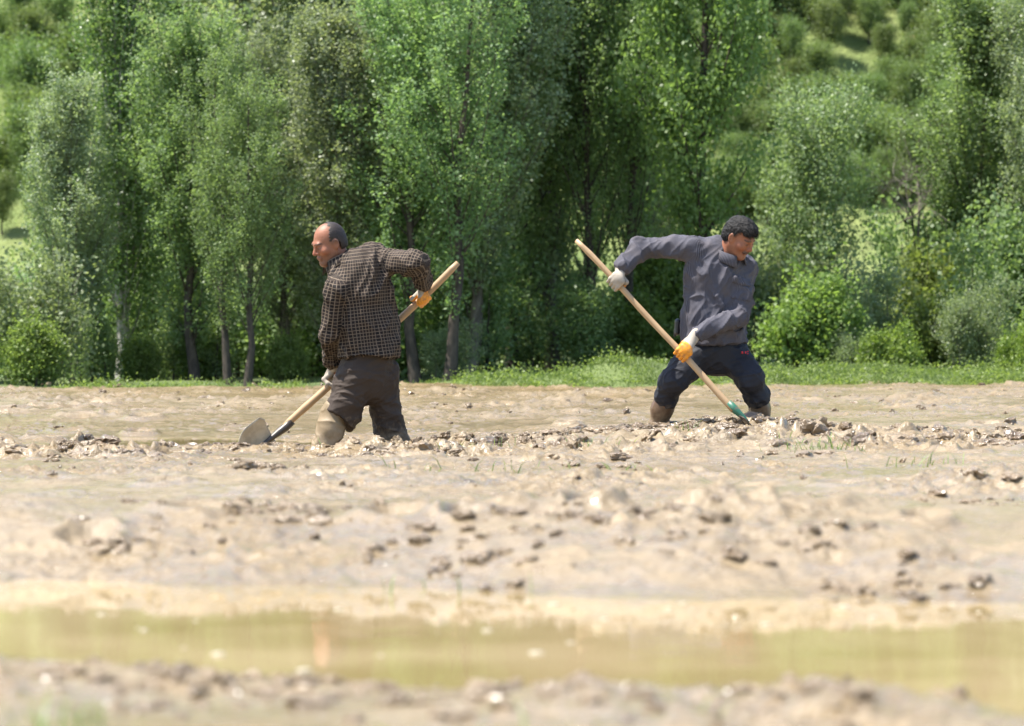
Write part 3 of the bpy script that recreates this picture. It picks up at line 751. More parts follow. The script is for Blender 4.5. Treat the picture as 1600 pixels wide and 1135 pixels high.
def check_mat():
    k = NT('checked_cotton'); sp = k.n('SeparateXYZ'); uvn = k.n('UVMap'); uvn.uv_map = 'UVMap'; k.link(uvn.outputs[0], sp.inputs[0])
    def line(o, per, w):
        f = k.math('FRACT', k.math('DIVIDE', o, per)); d = k.math('ABSOLUTE', k.math('SUBTRACT', f, .5)); return k.math('LESS_THAN', d, w)
    a = line(sp.outputs[0], .018, .095); b = line(sp.outputs[1], .018, .095)
    a2 = line(sp.outputs[0], .036, .25); b2 = line(sp.outputs[1], .036, .25)
    base = k.mix(k.math('MULTIPLY', k.math('ADD', a2, b2), .5), (.007, .005, .0045), (.022, .013, .009))
    base = k.mix(k.math('MULTIPLY', k.noise(6, 4), .5), base, (.016, .012, .012))
    c = k.mix(k.math('MULTIPLY', k.math('MAXIMUM', a, b), .85), base, (.165, .125, .09))
    c = k.mix(k.ramp(k.noise(14, 5, .65), (.60, 0.), (.75, .35)), c, (.12, .09, .07))
    k.set(Base_Color=c, Roughness=.8, Specular_IOR_Level=.25); k.bump(k.noise(500, 2), .12, .002); return k.m
M_check = check_mat()
k = NT('striped_grey_cotton'); sp = k.n('SeparateXYZ'); uvn = k.n('UVMap'); uvn.uv_map = 'UVMap'; k.link(uvn.outputs[0], sp.inputs[0])
f = k.math('FRACT', k.math('DIVIDE', sp.outputs[0], .0062)); ln = k.math('LESS_THAN', k.math('ABSOLUTE', k.math('SUBTRACT', f, .5)), .17)
c = k.mix(k.math('MULTIPLY', ln, .8), (.042, .041, .053), (.135, .13, .155)); c = k.mix(k.ramp(k.noise(7, 5), (.5, 0.), (.75, .5)), c, (.115, .095, .09))
k.set(Base_Color=c, Roughness=.82, Specular_IOR_Level=.3); k.bump(k.noise(400, 2), .1, .002); M_grey = k.m
def cloth(name, c1, c2, mud, zlo, zhi, rough=.8):
    k = NT(name); g = k.n('NewGeometry'); sp = k.n('SeparateXYZ'); k.link(g.outputs['Position'], sp.inputs[0])
    n = k.noise(11, 6, .65); n3 = k.noise(38, 4, .6)
    hz = k.n('MapRange'); hz.inputs[1].default_value = zlo; hz.inputs[2].default_value = zhi; hz.inputs[3].default_value = .62; hz.inputs[4].default_value = -.05; k.link(sp.outputs[2], hz.inputs[0])
    f = k.ramp(k.math('ADD', k.math('MULTIPLY', k.math('ADD', n, n3), .5), k.math('SUBTRACT', hz.outputs[0], .3)), (.52, 0.), (.70, 1.))
    c = k.mix(f, k.mix(n, c1, c2), mud)
    k.set(Base_Color=c, Roughness=rough); k.bump(k.noise(60, 5), .3, .004); return k.m
M_trL = cloth('brown_trousers', (.021, .0125, .008), (.052, .034, .022), (.16, .112, .066), -.08, .34)
M_trR = cloth('navy_trousers', (.004, .005, .010), (.010, .011, .019), (.07, .052, .038), .10, .36, .72)
M_bootL = cloth('khaki_boot', (.17, .12, .062), (.25, .185, .105), (.27, .20, .125), -.05, .25, .6)
M_bootR = cloth('muddy_boot', (.085, .046, .024), (.15, .09, .05), (.20, .14, .085), .05, .30, .33)
k = NT('cotton_glove'); k.set(Base_Color=k.mix(k.noise(40, 5), (.46, .41, .34), (.22, .18, .14)), Roughness=.85); k.bump(k.noise(500, 2), .3, .002); M_glw = k.m
k = NT('orange_glove'); k.set(Base_Color=k.mix(k.ramp(k.noise(45, 5), (.42, 0.), (.65, .8)), (.75, .28, .014), (.30, .13, .045)), Roughness=.5); M_glo = k.m
k = NT('wood_handle'); mp = k.n('Mapping'); mp.inputs['Scale'].default_value = (30, 30, 2.2); k.link(k.n('TexCoord').outputs['Generated'], mp.inputs[0])
f = k.noise(3.2, 6, .65, None); k.set(Base_Color=k.mix(k.ramp(f, (.35, 0.), (.7, 1.)), k.mix(k.ramp(k.noise(9, 5, .65), (.5, 0.), (.72, .7)), (.47, .32, .175), (.24, .155, .085)), (.33, .205, .105)), Roughness=.5); k.bump(f, .3, .003); M_wood = k.m
k = NT('steel_socket'); k.set(Base_Color=k.mix(k.noise(50, 5), (.035, .032, .032), (.12, .10, .085)), Roughness=.4, Metallic=.5); M_steel = k.m
k = NT('green_socket'); k.set(Base_Color=k.mix(k.ramp(k.noise(40, 5), (.5, 0.), (.65, 1.)), (.025, .125, .078), (.14, .115, .08)), Roughness=.45); M_green = k.m
k = NT('wet_blade'); f = k.noise(14, 5, .6); k.set(Base_Color=k.mix(k.ramp(f, (.42, 0.), (.6, 1.)), (.50, .43, .31), (.37, .31, .22)), Roughness=k.ramp(f, (.4, .08), (.6, .25)), Coat_Weight=.5); k.bump(f, .5, .012); M_blade = k.m
k = NT('black_plastic'); k.set(Base_Color=(.012, .012, .014), Roughness=.45); M_black = k.m
k = NT('red_print'); k.set(Base_Color=(.45, .02, .03), Roughness=.6); M_red = k.m
k = NT('white_thread'); k.set(Base_Color=(.55, .53, .52), Roughness=.7); M_thread = k.m

# ------------------------------------------------------------------ people
def head_frame(fwd, roll=0.0):
    f = unit(fwd); up = np.array([0, 0, 1.0]); r = unit(np.cross(f, up)); u = np.cross(r, f)
    c, s = math.cos(roll), math.sin(roll); r, u = c * r + s * u, c * u - s * r
    return f, r, u
def body_mesh(J, root, hc, hf, neck, beard, skin, hs, moustache=False, bald=False):
    pts = np.array(list(J.values()) + [hc]); V = Vol(pts.min(0) - .2, pts.max(0) + .2, .0045)
    f, r, u = hf; R = np.array([f, r, u]); W = lambda a, b, c: hc + (f * a + r * b + u * c) * hs
    def ell(c, R_, rad, *a): V.ell(c, R_, [q * hs for q in rad], *a)
    def hcap(a, b, ra, rb, k_=.03): V.cap(a, b, ra * hs, rb * hs, k_)
    # trunk and limbs
    tr = J['r_axis']; J2 = {k_: v_ for k_, v_ in J.items() if k_ != 'r_axis'}
    tf = unit(np.cross(np.array([0, 0, 1]), tr))
    V.cap(J['pelvis'], J['chest'], .11, .125, .03, (tf, 1.45)); V.cap(J['ls'], J['rs'], .044, .044, .03)
    for s_ in 'lr':
        V.cap(J[s_ + 's'], J[s_ + 'e'], .036, .028, .02); V.cap(J[s_ + 'e'], J[s_ + 'w'], .028, .023, .01)
        V.cap(J[s_ + 'w'], J[s_ + 'w'] + (J[s_ + 'g'] - J[s_ + 'w']) * .5, .021, .016, .01)
        V.cap(J[s_ + 'h'], J[s_ + 'k'], .065, .050, .03); V.cap(J[s_ + 'k'], J[s_ + 'a'], .052, .036, .02)
        V.cap(J[s_ + 'a'], J[s_ + 't'], .036, .026, .02)
    V.cap(neck, W(-.03, 0, -.06), .055, .052, .04); V.cap(J['chest'], neck, .06, .052, .02)
    # head
    ell(W(-.012, 0, .034), R, (.097, .076, .086), .02); ell(W(.036, 0, -.034), R, (.058, .061, .082), .035)
    hcap(W(.0, -.048, -.05), W(.070, -.012, -.104), .022, .018, .03); hcap(W(.0, .048, -.05), W(.070, .012, -.104), .022, .018, .03)
    ell(W(.078, 0, -.103), R, (.019, .024, .018), .02)
    hcap(W(.088, -.036, .022), W(.088, .036, .022), .011, .011, .018)
    for s_ in (-1, 1):
        ell(W(.101, s_ * .033, -.002), R, (.016, .019, .012), .014, True); ell(W(.081, s_ * .032, -.001), R, (.013, .015, .012), .006)
        ell(W(.066, s_ * .046, -.026), R, (.026, .022, .020), .025)
    hcap(W(.094, 0, .008), W(.117, 0, -.029), .008, .012, .014)
    for s_ in (-1, 1):
        ell(W(.103, s_ * .013, -.034), R, (.011, .008, .008), .008)
        e = W(-.006, s_ * .079, -.006); Re = np.array([unit(f * .9 + u * .15 - r * s_ * .35), unit(r * s_ + f * .35), unit(u - f * .2)]); ell(e, Re, (.021, .009, .034), .008); ell(e + (r * s_ * .009 + f * .002) * hs, Re, (.010, .006, .020), .006, True)
    hcap(W(.095, -.020, -.060), W(.095, .020, -.060), .006, .006, .010); hcap(W(.094, -.017, -.071), W(.094, .017, -.071), .007, .007, .010)
    if moustache: hcap(W(.098, -.026, -.056), W(.103, 0, -.049), .007, .010, .008); hcap(W(.098, .026, -.056), W(.103, 0, -.049), .007, .010, .008)
    Vv, Q = V.mesh(); Vv = relax(Vv, Q, 1, .4)
    l = (Vv - hc) @ R.T / hs
    col = np.tile(np.array(skin, float), (len(Vv), 1)); col *= (1 + .10 * noise3(Vv * 30, 8))[:, None]
    def blend(m, c): col[:] = col * (1 - m[:, None]) + np.array(c) * m[:, None]
    nearhead = (np.abs(l) < (.16, .12, .15)).all(1)
    cheek = nearhead * np.exp(-((l[:, 0] - .07) / .04) ** 2 - ((np.abs(l[:, 1]) - .045) / .025) ** 2 - ((l[:, 2] + .03) / .03) ** 2); blend(cheek * .5, np.array(skin) * (1.1, .75, .7))
    nose = nearhead * sstep(.098, .112, l[:, 0]) * (l[:, 2] > -.045); blend(nose * .35, np.array(skin) * (1.1, .8, .75))
    brd = nearhead * sstep(-.035, -.06, l[:, 2]) * sstep(-.02, .02, l[:, 0]) * (1 - np.exp(-((l[:, 2] + .065) / .007) ** 2 - (l[:, 1] / .022) ** 2)); blend(brd * beard, (.06, .042, .035))
    lip = nearhead * np.exp(-((l[:, 2] + .066) / .009) ** 2 - (l[:, 1] / .022) ** 2) * (l[:, 0] > .085); blend(lip * .7, np.array(skin) * (.75, .5, .5))
    mouth = nearhead * np.exp(-((l[:, 2] + .0655) / .0035) ** 2 - (l[:, 1] / .022) ** 2) * (l[:, 0] > .085); blend(mouth * .8, (.06, .02, .02))
    brow = nearhead * np.exp(-((l[:, 2] - .024 - .1 * (.03 - np.abs(np.abs(l[:, 1]) - .03))) / .0042) ** 2) * (np.abs(np.abs(l[:, 1]) - .033) < .024) * (l[:, 0] > .07); blend(np.clip(brow * 1.2, 0, .8), (.018, .013, .010))
    eye = nearhead * np.exp(-((l[:, 2] + .002) / .006) ** 2 - ((np.abs(l[:, 1]) - .032) / .013) ** 2) * (l[:, 0] > .07); blend(np.clip(eye, 0, .9), (.05, .03, .025))
    if bald:
        hl = sstep(.035, -.01, l[:, 0] + .25 * np.clip(l[:, 2] - .05, -.06, .1) + .012 * noise3(Vv * 60, 4)) * sstep(-.02, .01, l[:, 2] - .25 * np.clip(l[:, 0], -.1, .1))
        blend(nearhead * hl * (.55 + .25 * noise3(Vv * 150, 5)), (.045, .028, .02))
        for q in (.062, .072, .082): blend(nearhead * .25 * np.exp(-((l[:, 2] - q) / .0025) ** 2) * (l[:, 0] > .05), np.array(skin) * .6)
    if moustache: blend(np.clip(1.2 * nearhead * np.exp(-((l[:, 2] + .053 + np.abs(l[:, 1]) * .2) / .008) ** 2) * (np.abs(l[:, 1]) < .032) * (l[:, 0] > .085), 0, .9), (.022, .016, .013))
    return part('body', root, Vv, Q, M_skin, attrs={'col': col})
def limb_uv(V, Q, limbs):
    """per-corner UV in metres: wraps each face round its nearest limb axis"""
    C = V[Q].mean(1); best = np.full(len(Q), 9.); who = np.zeros(len(Q), int)
    for i, (a, b, ref, R, bias) in enumerate(limbs):
        ab = b - a; t = np.clip((C - a) @ ab / (ab @ ab), 0, 1); d = np.linalg.norm(C - a - t[:, None] * ab, axis=1) - R * bias
        m = d < best; best[m] = d[m]; who[m] = i
    UV = np.zeros((len(Q), 4, 2))
    for i, (a, b, ref, R, bias) in enumerate(limbs):
        m = who == i; ax = unit(b - a); e = unit(ref - ax * (ref @ ax)); g = np.cross(ax, e)
        P_ = V[Q[m]] - a; Cc = C[m] - a
        ang = np.arctan2(P_ @ g, P_ @ e); ac = np.arctan2(Cc @ g, Cc @ e)[:, None]; ang = ac + (ang - ac + np.pi) % (2 * np.pi) - np.pi
        UV[m] = np.stack([ang * R, P_ @ ax], -1)
    return UV.reshape(-1, 2)
def glove(H, a, wrist, name, root, thumb=1, flip=1, rh=.018, split=None, label=None):
    """hand closed round a handle: H grip centre, a handle direction, thumb side along a"""
    a = unit(a); w = wrist - H; w = unit(w - a * (w @ a)); e = np.cross(a, w) * flip
    V = Vol(np.minimum(H, wrist) - .11, np.maximum(H, wrist) + .11, .0032)
    pol = lambda th, rad, o: H + a * o + (math.cos(math.radians(th)) * w + math.sin(math.radians(th)) * e) * rad
    for i in range(4):
        o = -thumb * (i - 1.5) * .0205; L = (1.0, 1.06, 1.0, .86)[i]; rf = (.0098, .0102, .0098, .0088)[i]
        pts = [pol(62, rh + .030, o * .9), pol(112, rh + .019, o), pol(112 + 72 * L, rh + .0125, o), pol(112 + 128 * L, rh + .011, o), pol(112 + 170 * L, rh + .010, o)]
        for j in range(4): V.cap(pts[j], pts[j + 1], rf * (1.06, .98, .92, .87)[j], rf * (.98, .92, .87, .80)[j], .002)
    V.cap(pol(62, rh + .030, -.028), pol(62, rh + .030, .028), .0135, .0135, .012)
    V.cap(pol(100, rh + .014, -.030), pol(100, rh + .014, .030), .011, .011, .012)
    pc = pol(25, .062, 0); V.cap(pol(60, rh + .028, 0), wrist + (H - wrist) * .15, .030, .026, .02, (unit(np.cross(a, wrist - H)), 1.35))
    tb = [wrist + (H - wrist) * .45 + a * thumb * .022, pol(8, rh + .028, thumb * .040), pol(-38, rh + .016, thumb * .040), pol(-82, rh + .013, thumb * .030)]
    for j in range(3): V.cap(tb[j], tb[j + 1], (.016, .0135, .012)[j], (.0135, .012, .0105)[j], .006)
    cuff = wrist + (wrist - H) * .04; V.cap(wrist + (H - wrist) * .25, cuff, .029, .030, .012)
    Vv, Q = V.mesh(); Vv = relax(Vv, Q, 1, .4)
    C = Vv[Q].mean(1) - H
    ang = np.degrees(np.arctan2(C @ e, C @ w)); rad = np.hypot(C @ e, C @ w)
    back = ((ang > 20) & (ang < 150) & (rad > rh + .012)) | (rad > .075)
    if split == 'white': back = back | ((ang > 0) & (ang < 215)) | (ang < -150)
    if split == 'orange': back = (C @ w) > .052
    if split == 'plain': back = np.ones(len(C), bool)
    o = part(name, root, Vv, Q, [M_glo, M_glw], fmat=back.astype(int))
    if label: o['label'] = label
    return o
def collar(root, C, ax, fwd, R0, mat, rise=.026, flap=.040, gap=24):
    ax = unit(ax); fr = unit(fwd - ax * (fwd @ ax)); rt = np.cross(fr, ax); n = 40
    ph = np.radians(np.linspace(gap, 360 - gap, n)); w = np.abs(np.linspace(-1, 1, n)) ** 3
    def row(r, h, drop=0): return C + (r * np.cos(ph) * 1.08)[:, None] * fr + (r * np.sin(ph))[:, None] * rt + (h - drop * w)[:, None] * ax
    rows = [row(R0, -.012), row(R0 * .97, rise * .6, .012), row(R0 * .99, rise, .014), row(R0 * 1.07, rise, .014), row(R0 * 1.22, rise - flap * .5, .022), row(R0 * 1.40, rise - flap, .034), row(R0 * 1.36, rise - flap - .004, .034), row(R0 * 1.12, rise - flap * .5, .020), row(R0 * 1.06, -.012)]
    Vv = np.concatenate(rows); F = gridfaces(len(rows), n); last = (len(rows) - 1) * n
    k_ = np.arange(n - 1); F = np.concatenate([F, np.stack([last + k_, last + k_ + 1, k_ + 1, k_], 1)])
    E = [[i * n for i in range(len(rows))], [i * n + n - 1 for i in range(len(rows))][::-1]]
    uv = np.stack([np.tile(ph * R0, len(rows)), np.repeat(np.arange(len(rows)) * .009, n)], 1)
    Q = [F, np.array([E[0]]), np.array([E[1]])]; idx = np.concatenate([q.ravel() for q in Q])
    part('collar', root, Vv, Q, mat, uv=uv[idx])
def shovel(name, A, B, r1, r2, label, socket_mat, blade_pts, lateral, blade_len, blade_w, blade_mat, sock_len):
    root = empty(name, tuple(B)); tag(root, label, 'shovel')
    n = 26; t = np.linspace(0, 1, n); rr = np.random.default_rng(int(abs(A[0]) * 100)); d = unit(B - A); sd = unit(np.cross(d, (0, 1, 0)))
    wob = .004 * np.sin(t * 5 + A[0]) + .003 * np.sin(t * 11); pts = A + (B - A) * t[:, None] + sd * wob[:, None]
    rad = (r1 + (r2 - r1) * t) * (1 + .04 * rr.normal(size=n)); rad[0] *= .8; rad[1] *= .98
    Vv, Q, T = tube(pts, rad, 14); part('handle', root, Vv, [Q, T], M_wood)
    # tapered socket
    ld = unit(blade_pts - B); s = np.linspace(0, 1, 9)
    cen = B - d * .05 + (d * .05)[None] * s[:, None] * 1.0; pts = np.concatenate([[B - d * .05, B], [B + (blade_pts - B) * q for q in (.25, .5, .75, 1)]])
    Vv, Q, T = tube(pts, [r2 * 1.16, r2 * 1.2, r2 * 1.05, r2 * .8, r2 * .55, r2 * .25], 14); part('socket', root, Vv, [Q, T], socket_mat)
    # dished round point blade, solid 3 mm
    W_ = unit(lateral - ld * (lateral @ ld)); N = np.cross(ld, W_)
    if N @ np.array([0, -1, .6]) < 0: N = -N
    nu, nv = 21, 25; U, Vp = np.meshgrid(np.linspace(-1, 1, nu), np.linspace(0, 1, nv), indexing='ij')
    half = blade_w * .5 * np.where(Vp < .12, .78 + .22 * Vp / .12, np.where(Vp < .5, 1.0, np.sqrt(np.clip(1 - ((Vp - .5) / .52) ** 2, 0.02, 1))))
    st = B + (blade_pts - B) * .45
    x = U * half; z = .045 * (U * half / (blade_w * .5)) ** 2 + .03 * (Vp - .4) ** 2
    top = st + x[..., None] * W_ + (Vp * blade_len)[..., None] * ld + (z - .012)[..., None] * N
    q1 = gridfaces(nu, nv); m = nu * nv; bot = top - N * .004
    edge = [i * nv for i in range(nu)]; E = []
    ring = [(i, 0) for i in range(nu)] + [(nu - 1, j) for j in range(1, nv)] + [(i, nv - 1) for i in range(nu - 2, -1, -1)] + [(0, j) for j in range(nv - 2, 0, -1)]
    ids = [i * nv + j for i, j in ring]
    for p_, q_ in zip(ids, ids[1:] + ids[:1]): E.append((p_, q_, q_ + m, p_ + m))
    part('blade', root, np.concatenate([top.reshape(-1, 3), bot.reshape(-1, 3)]), np.concatenate([q1, q1[:, ::-1] + m, np.array(E, np.int32)]), blade_mat)
    return root

# ---------- left worker: back to us, bent over his shovel
D = 20.0
J = dict(pelvis=P(573, 578, D), chest=P(556, 440, D), ls=P(524, 452, D - .10), rs=P(586, 405, D + .10),
         le=P(516, 520, D - .04), lw=P(521, 567, D + .16), re=P(655, 413, D - .06), rw=P(661, 443, D + .12),
         lh=P(550, 585, D - .05), rh=P(598, 585, D + .06), lk=P(537, 640, D - .06), rk=P(602, 640, D + .07),
         la=P(507, 697, D - .08), ra=P(617, 695, D + .09), lt=P(486, 727, D - .05), rt=P(603, 722, D + .16))
r_axis = unit(np.array([.86, .5, .12])); tf = unit(np.cross((0, 0, 1), r_axis))
HA, HB = P(716, 411, D + .16), P(446, 668, D + .22)       # shovel handle ends
hd = unit(HB - HA)
def on_handle(px): t = (716 - px) / (716 - 446); return HA + (HB - HA) * t
gR, gL = on_handle(659), on_handle(524); J['rg'] = gR; J['lg'] = gL; J['r_axis'] = r_axis
man1 = empty('person', (float(J['pelvis'][0]), D, float(mud_z(np.array([J['pelvis'][0]]), np.array([D]))[0][0])))
tag(man1, 'balding man in dark checked shirt bending with his back turned', 'person')
hc = P(514.5, 379.5, D + .0); hf = head_frame((-.80, -.40, -.36), math.radians(4)); neck = P(534, 414, D + .02)
HS = .89; body_mesh({**J}, man1, hc, hf, neck, .42, (.27, .108, .058), HS, bald=True)
f, r, u = hf; Rh = np.array([f, r, u]); Wd = lambda a, b, c: hc + (f * a + r * b + u * c) * HS
V = Vol(hc - .16, hc + .16, .0035); V.ell(Wd(-.012, 0, .034), Rh, np.array((.0995, .0785, .0885)) * HS, 0)
V.ell(Wd(-.05, 0, -.02), Rh, np.array((.060, .074, .07)) * HS, .03)
sl, g = V.all(); l = (g - hc) @ Rh.T / HS
front = l[..., 0] - (.005 - .10 * np.clip(l[..., 2] - .05, -.06, .1) * 3 + .35 * np.clip(np.abs(l[..., 1]) - .045, 0, .05)) - .004 * np.sin(l[..., 1] * 160) - .006 * np.sin(l[..., 2] * 310) - .004 * np.sin(l[..., 2] * 700 + l[..., 1] * 200)
top = np.sqrt((l[..., 0] - .02) ** 2 + l[..., 1] ** 2); crown = .022 - top; crown = np.where(l[..., 2] > .06, crown, -1)
low = -.055 - l[..., 2]; low2 = np.where((l[..., 0] > -.035), -.0 + .0 - l[..., 2], -1)
V.A = np.maximum.reduce([V.A, front.astype(np.float32), crown.astype(np.float32), low.astype(np.float32), low2.astype(np.float32)])
Vv, Q = V.mesh(); Vv = Vv + vnormals(Vv, Q) * (.0012 * noise3(Vv * 260, 3))[:, None]
o = part('hair', man1, Vv, Q, M_crop); o['label'] = 'cropped dark hair round a bald crown'
# shirt
pts = np.array([J[q] for q in ('ls', 'rs', 'le', 'lw', 're', 'rw', 'pelvis')]); V = Vol(pts.min(0) - .26, pts.max(0) + .22, .005)
c0, c1, c2, c3 = P(577, 575, D), P(574, 512, D), P(568, 462, D), P(560, 432, D)
V.cap(c0, c1, .186, .174, .03, (tf, 1.26)); V.cap(c1, c2, .170, .176, .03, (tf, 1.42)); V.cap(c2, c3, .176, .150, .03, (tf, 1.42))
V.cap(J['ls'], J['rs'] , .070, .072, .07); V.cap(c3, neck, .11, .072, .06); V.cap(J['ls'] + np.array((.02, -.02, -.01)), neck - (0, 0, .01), .066, .072, .03)
V.cap(J['ls'] + np.array((-.004, -.04, -.01)), J['le'] + np.array((-.006, -.06, 0)), .066, .058, .02); V.cap(J['le'], J['lw'], .060, .046, .02)
V.cap(J['rs'], J['re'], .074, .062, .04); V.cap(J['re'], J['rw'], .060, .044, .02)
V.cut(P(577, 561, D), (-.06 * 0 + .05, -.10, -1)); 
# collar
cd = unit(Wd(-.03, 0, -.06) - neck); sl, g = V.box(neck - .15, neck + .15)

# cuffs
V.cap(J['lw'] + (J['le'] - J['lw']) * .22, J['lw'] + (J['le'] - J['lw']) * .06, .050, .050, .004); V.cap(J['rw'] + (J['re'] - J['rw']) * .25, J['rw'] + (J['re'] - J['rw']) * .06, .048, .048, .004)
Vv, Q = V.mesh(); Vv = relax(Vv, Q, 2)
tor = unit(c3 - c0); dirs = unit(tor * .9 + r_axis * .55)
Vv = wrinkle(Vv, Q, dirs, .024, 8, 3); Vv = wrinkle(Vv, Q, unit(tor - r_axis * .25), .010, 15, 13)
limbs = [(c0, c3 + tor * .1, tf, .15, .95), (J['ls'], J['le'], tf, .07, .95), (J['le'], J['lw'], tf, .055, .95), (J['rs'] + (J['re'] - J['rs']) * .25, J['re'], np.array([0, -1., 0]), .07, .95), (J['re'], J['rw'], np.array([0, -1., 0]), .055, .95)]
part('shirt', man1, Vv, Q, M_check, uv=limb_uv(Vv, Q, limbs))
collar(man1, neck + cd * .030 + np.array((-.006, 0, -.004)), cd * .8 + np.array((-.12, 0, .35)), f, .074, M_check)
# trousers
V = Vol(np.minimum(J['la'], J['ra']) - (.16, .25, .05), J['pelvis'] + (.28, .28, .13), .005)
V.cap(P(576, 552, D), P(575, 590, D), .140, .146, .03, (tf, 1.3))
V.cap(J['lh'] + np.array((.02, 0, 0)), J['lk'], .098, .098, .03); V.cap(J['lk'], P(511, 700, D - .08), .100, .092, .02)
V.cap(J['rh'], J['rk'], .094, .080, .03); V.cap(J['rk'], J['ra'] - (0, 0, .04), .080, .092, .02)
# raised left hem: cut away below a slanting line on the left leg only
pA, pB = P(501, 642, D), P(537, 668, D); e = unit(pB - pA); nn = unit(np.array([e[2], -.25, -e[0]])); nn = nn if nn[2] < 0 else -nn
sl, g = V.all(); dcut = ((g - pA) @ nn).astype(np.float32); leg = (g[..., 0] < P(566, 640, D)[0] + .15 * (g[..., 2] - J['lk'][2]))
V.A = np.where(leg, np.maximum(V.A, dcut), V.A)
Vv, Q = V.mesh(); Vv = relax(Vv, Q, 2)
Vv = wrinkle(Vv, Q, unit((1, .2, -.25)), .013, 11, 23); Vv = wrinkle(Vv, Q, unit((1, 0, .4)), .006, 22, 29)
part('trousers', man1, Vv, Q, M_trL)
for s_, n_, (kx, ky) in (('l', .0, (522, 655)), ('r', .0, (610, 668))):
    V = Vol(np.minimum(J[s_ + 'a'], J[s_ + 't']) - .13, np.maximum(P(kx, ky, D), J[s_ + 'a']) + .15, .005); a_ = J[s_ + 'a']
    V.cap(P(kx, ky - 8, J[s_ + 'k'][1]), P(kx - 6 if s_ == 'l' else kx + 3, ky + 18, a_[1]), (.076 if s_ == 'l' else .062), (.068 if s_ == 'l' else .062), .02); V.cap(P(kx - 6 if s_ == 'l' else kx + 3, ky + 18, a_[1]), a_, (.068 if s_ == 'l' else .062), .056, .03); V.cap(a_, J[s_ + 't'], .060, .045, .03)
    Vv, Q = V.mesh(); Vv = wrinkle(relax(Vv, Q, 1), Q, unit((1, .1, -.35)), .010, 12, 33); part('boot', man1, Vv, Q, M_bootL)
glove(gR, hd, J['rw'], 'glove', man1, thumb=1, flip=-1, rh=.0185, split='orange', label='orange glove with a white wrist')
glove(gL, hd, J['lw'], 'glove', man1, thumb=1, flip=1, rh=.0185, split='plain', label='white cotton glove')
shovel('shovel', HA, HB, .0185, .0195, 'shovel with its wet round blade in view, held by the man in checked shirt', M_steel, P(404, 700, D + .12), np.array([.55, .25, -.70]), .23, .28, M_blade, .14)

# ---------- right worker: facing us, leaning to the right
D = 20.4
J = dict(pelvis=P(1118, 540, D), chest=P(1121, 425, D), rs=P(1084, 386, D - .06), ls=P(1163, 421, D + .04),
         re=P(1002, 388, D - .07), rw=P(972, 417, D - .19), le=P(1157, 495, D - .12), lw=P(1087, 523, D - .25),
         rh=P(1093, 550, D - .03), lh=P(1142, 550, D + .03), rk=P(1051, 597, D - .13), lk=P(1172, 592, D - .08),
         ra=P(1026, 670, D - .02), la=P(1192, 668, D + .03), rt=P(1020, 700, D - .16), lt=P(1215, 697, D - .10))
r_axis = unit(np.array([-.93, -.34, .25])); tf = unit(np.cross((0, 0, 1), r_axis)); J['r_axis'] = r_axis
HA, HB = P(900, 376, D - .16), P(1148, 640, D - .34); hd = unit(HB - HA)
def on_handle(px): t = (px - 900) / (1148 - 900); return HA + (HB - HA) * t
gR, gL = on_handle(962), on_handle(1067); J['rg'] = gR; J['lg'] = gL
man2 = empty('person', (float(J['pelvis'][0]), D, float(mud_z(np.array([J['pelvis'][0]]), np.array([D]))[0][0])))
tag(man2, 'dark haired man in grey shirt and rolled navy trousers leaning over, looking right', 'person')
hc = P(1155, 370, D - .10); hf = head_frame((.76, -.50, -.60), math.radians(-7)); neck = P(1136, 404, D - .04)
HS = .85; body_mesh({**J}, man2, hc, hf, neck, .22, (.28, .110, .058), HS, moustache=True)
f, r, u = hf; Rh = np.array([f, r, u]); Wd = lambda a, b, c: hc + (f * a + r * b + u * c) * HS
V = Vol(hc - .17, hc + .17, .0035); V.ell(Wd(-.012, 0, .038), Rh, np.array((.105, .083, .096)) * HS, 0)
V.ell(Wd(.03, 0, .075), Rh, np.array((.070, .068, .052)) * HS, .03); V.ell(Wd(-.055, 0, -.02), Rh, np.array((.062, .076, .07)) * HS, .03)
sl, g = V.all(); l = (g - hc) @ Rh.T / HS
face = np.minimum(l[..., 0] - (.012 + .3 * np.clip(l[..., 2] - .03, -.02, .1)), .060 + .009 * np.sin(l[..., 1] * 75 + 1) + .005 * np.sin(l[..., 1] * 210) - l[..., 2])
low = -.062 - l[..., 2]; low2 = np.where((l[..., 0] > -.030), .012 - l[..., 2], -1)
V.A = np.maximum.reduce([V.A, face.astype(np.float32), low.astype(np.float32), low2.astype(np.float32)])
Vv, Q = V.mesh(); N = vnormals(Vv, Q); Vv = Vv + N * (.003 * noise3(Vv * 60, 3) + .003 * noise3(Vv * 170, 4))[:, None]
rg = np.random.default_rng(9); sel = rg.choice(len(Vv), 4200); base_ = Vv[sel] - N[sel] * .003; dd = N[sel] * .22 + f * .6 + u * .1 - np.array([0, 0, .35]) + rg.normal(0, .25, (4200, 3)); dd /= np.linalg.norm(dd, axis=1)[:, None]
sd = np.cross(dd, N[sel]); sd /= np.linalg.norm(sd, axis=1)[:, None] + 1e-9; L_ = rg.uniform(.012, .03, 4200)[:, None]
SV = np.stack([base_ - sd * .0012, base_ + sd * .0012, base_ + dd * L_], 1).reshape(-1, 3); ST = np.arange(12600).reshape(-1, 3) + len(Vv)
o = part('hair', man2, np.concatenate([Vv, SV]), [Q, ST], M_hair)
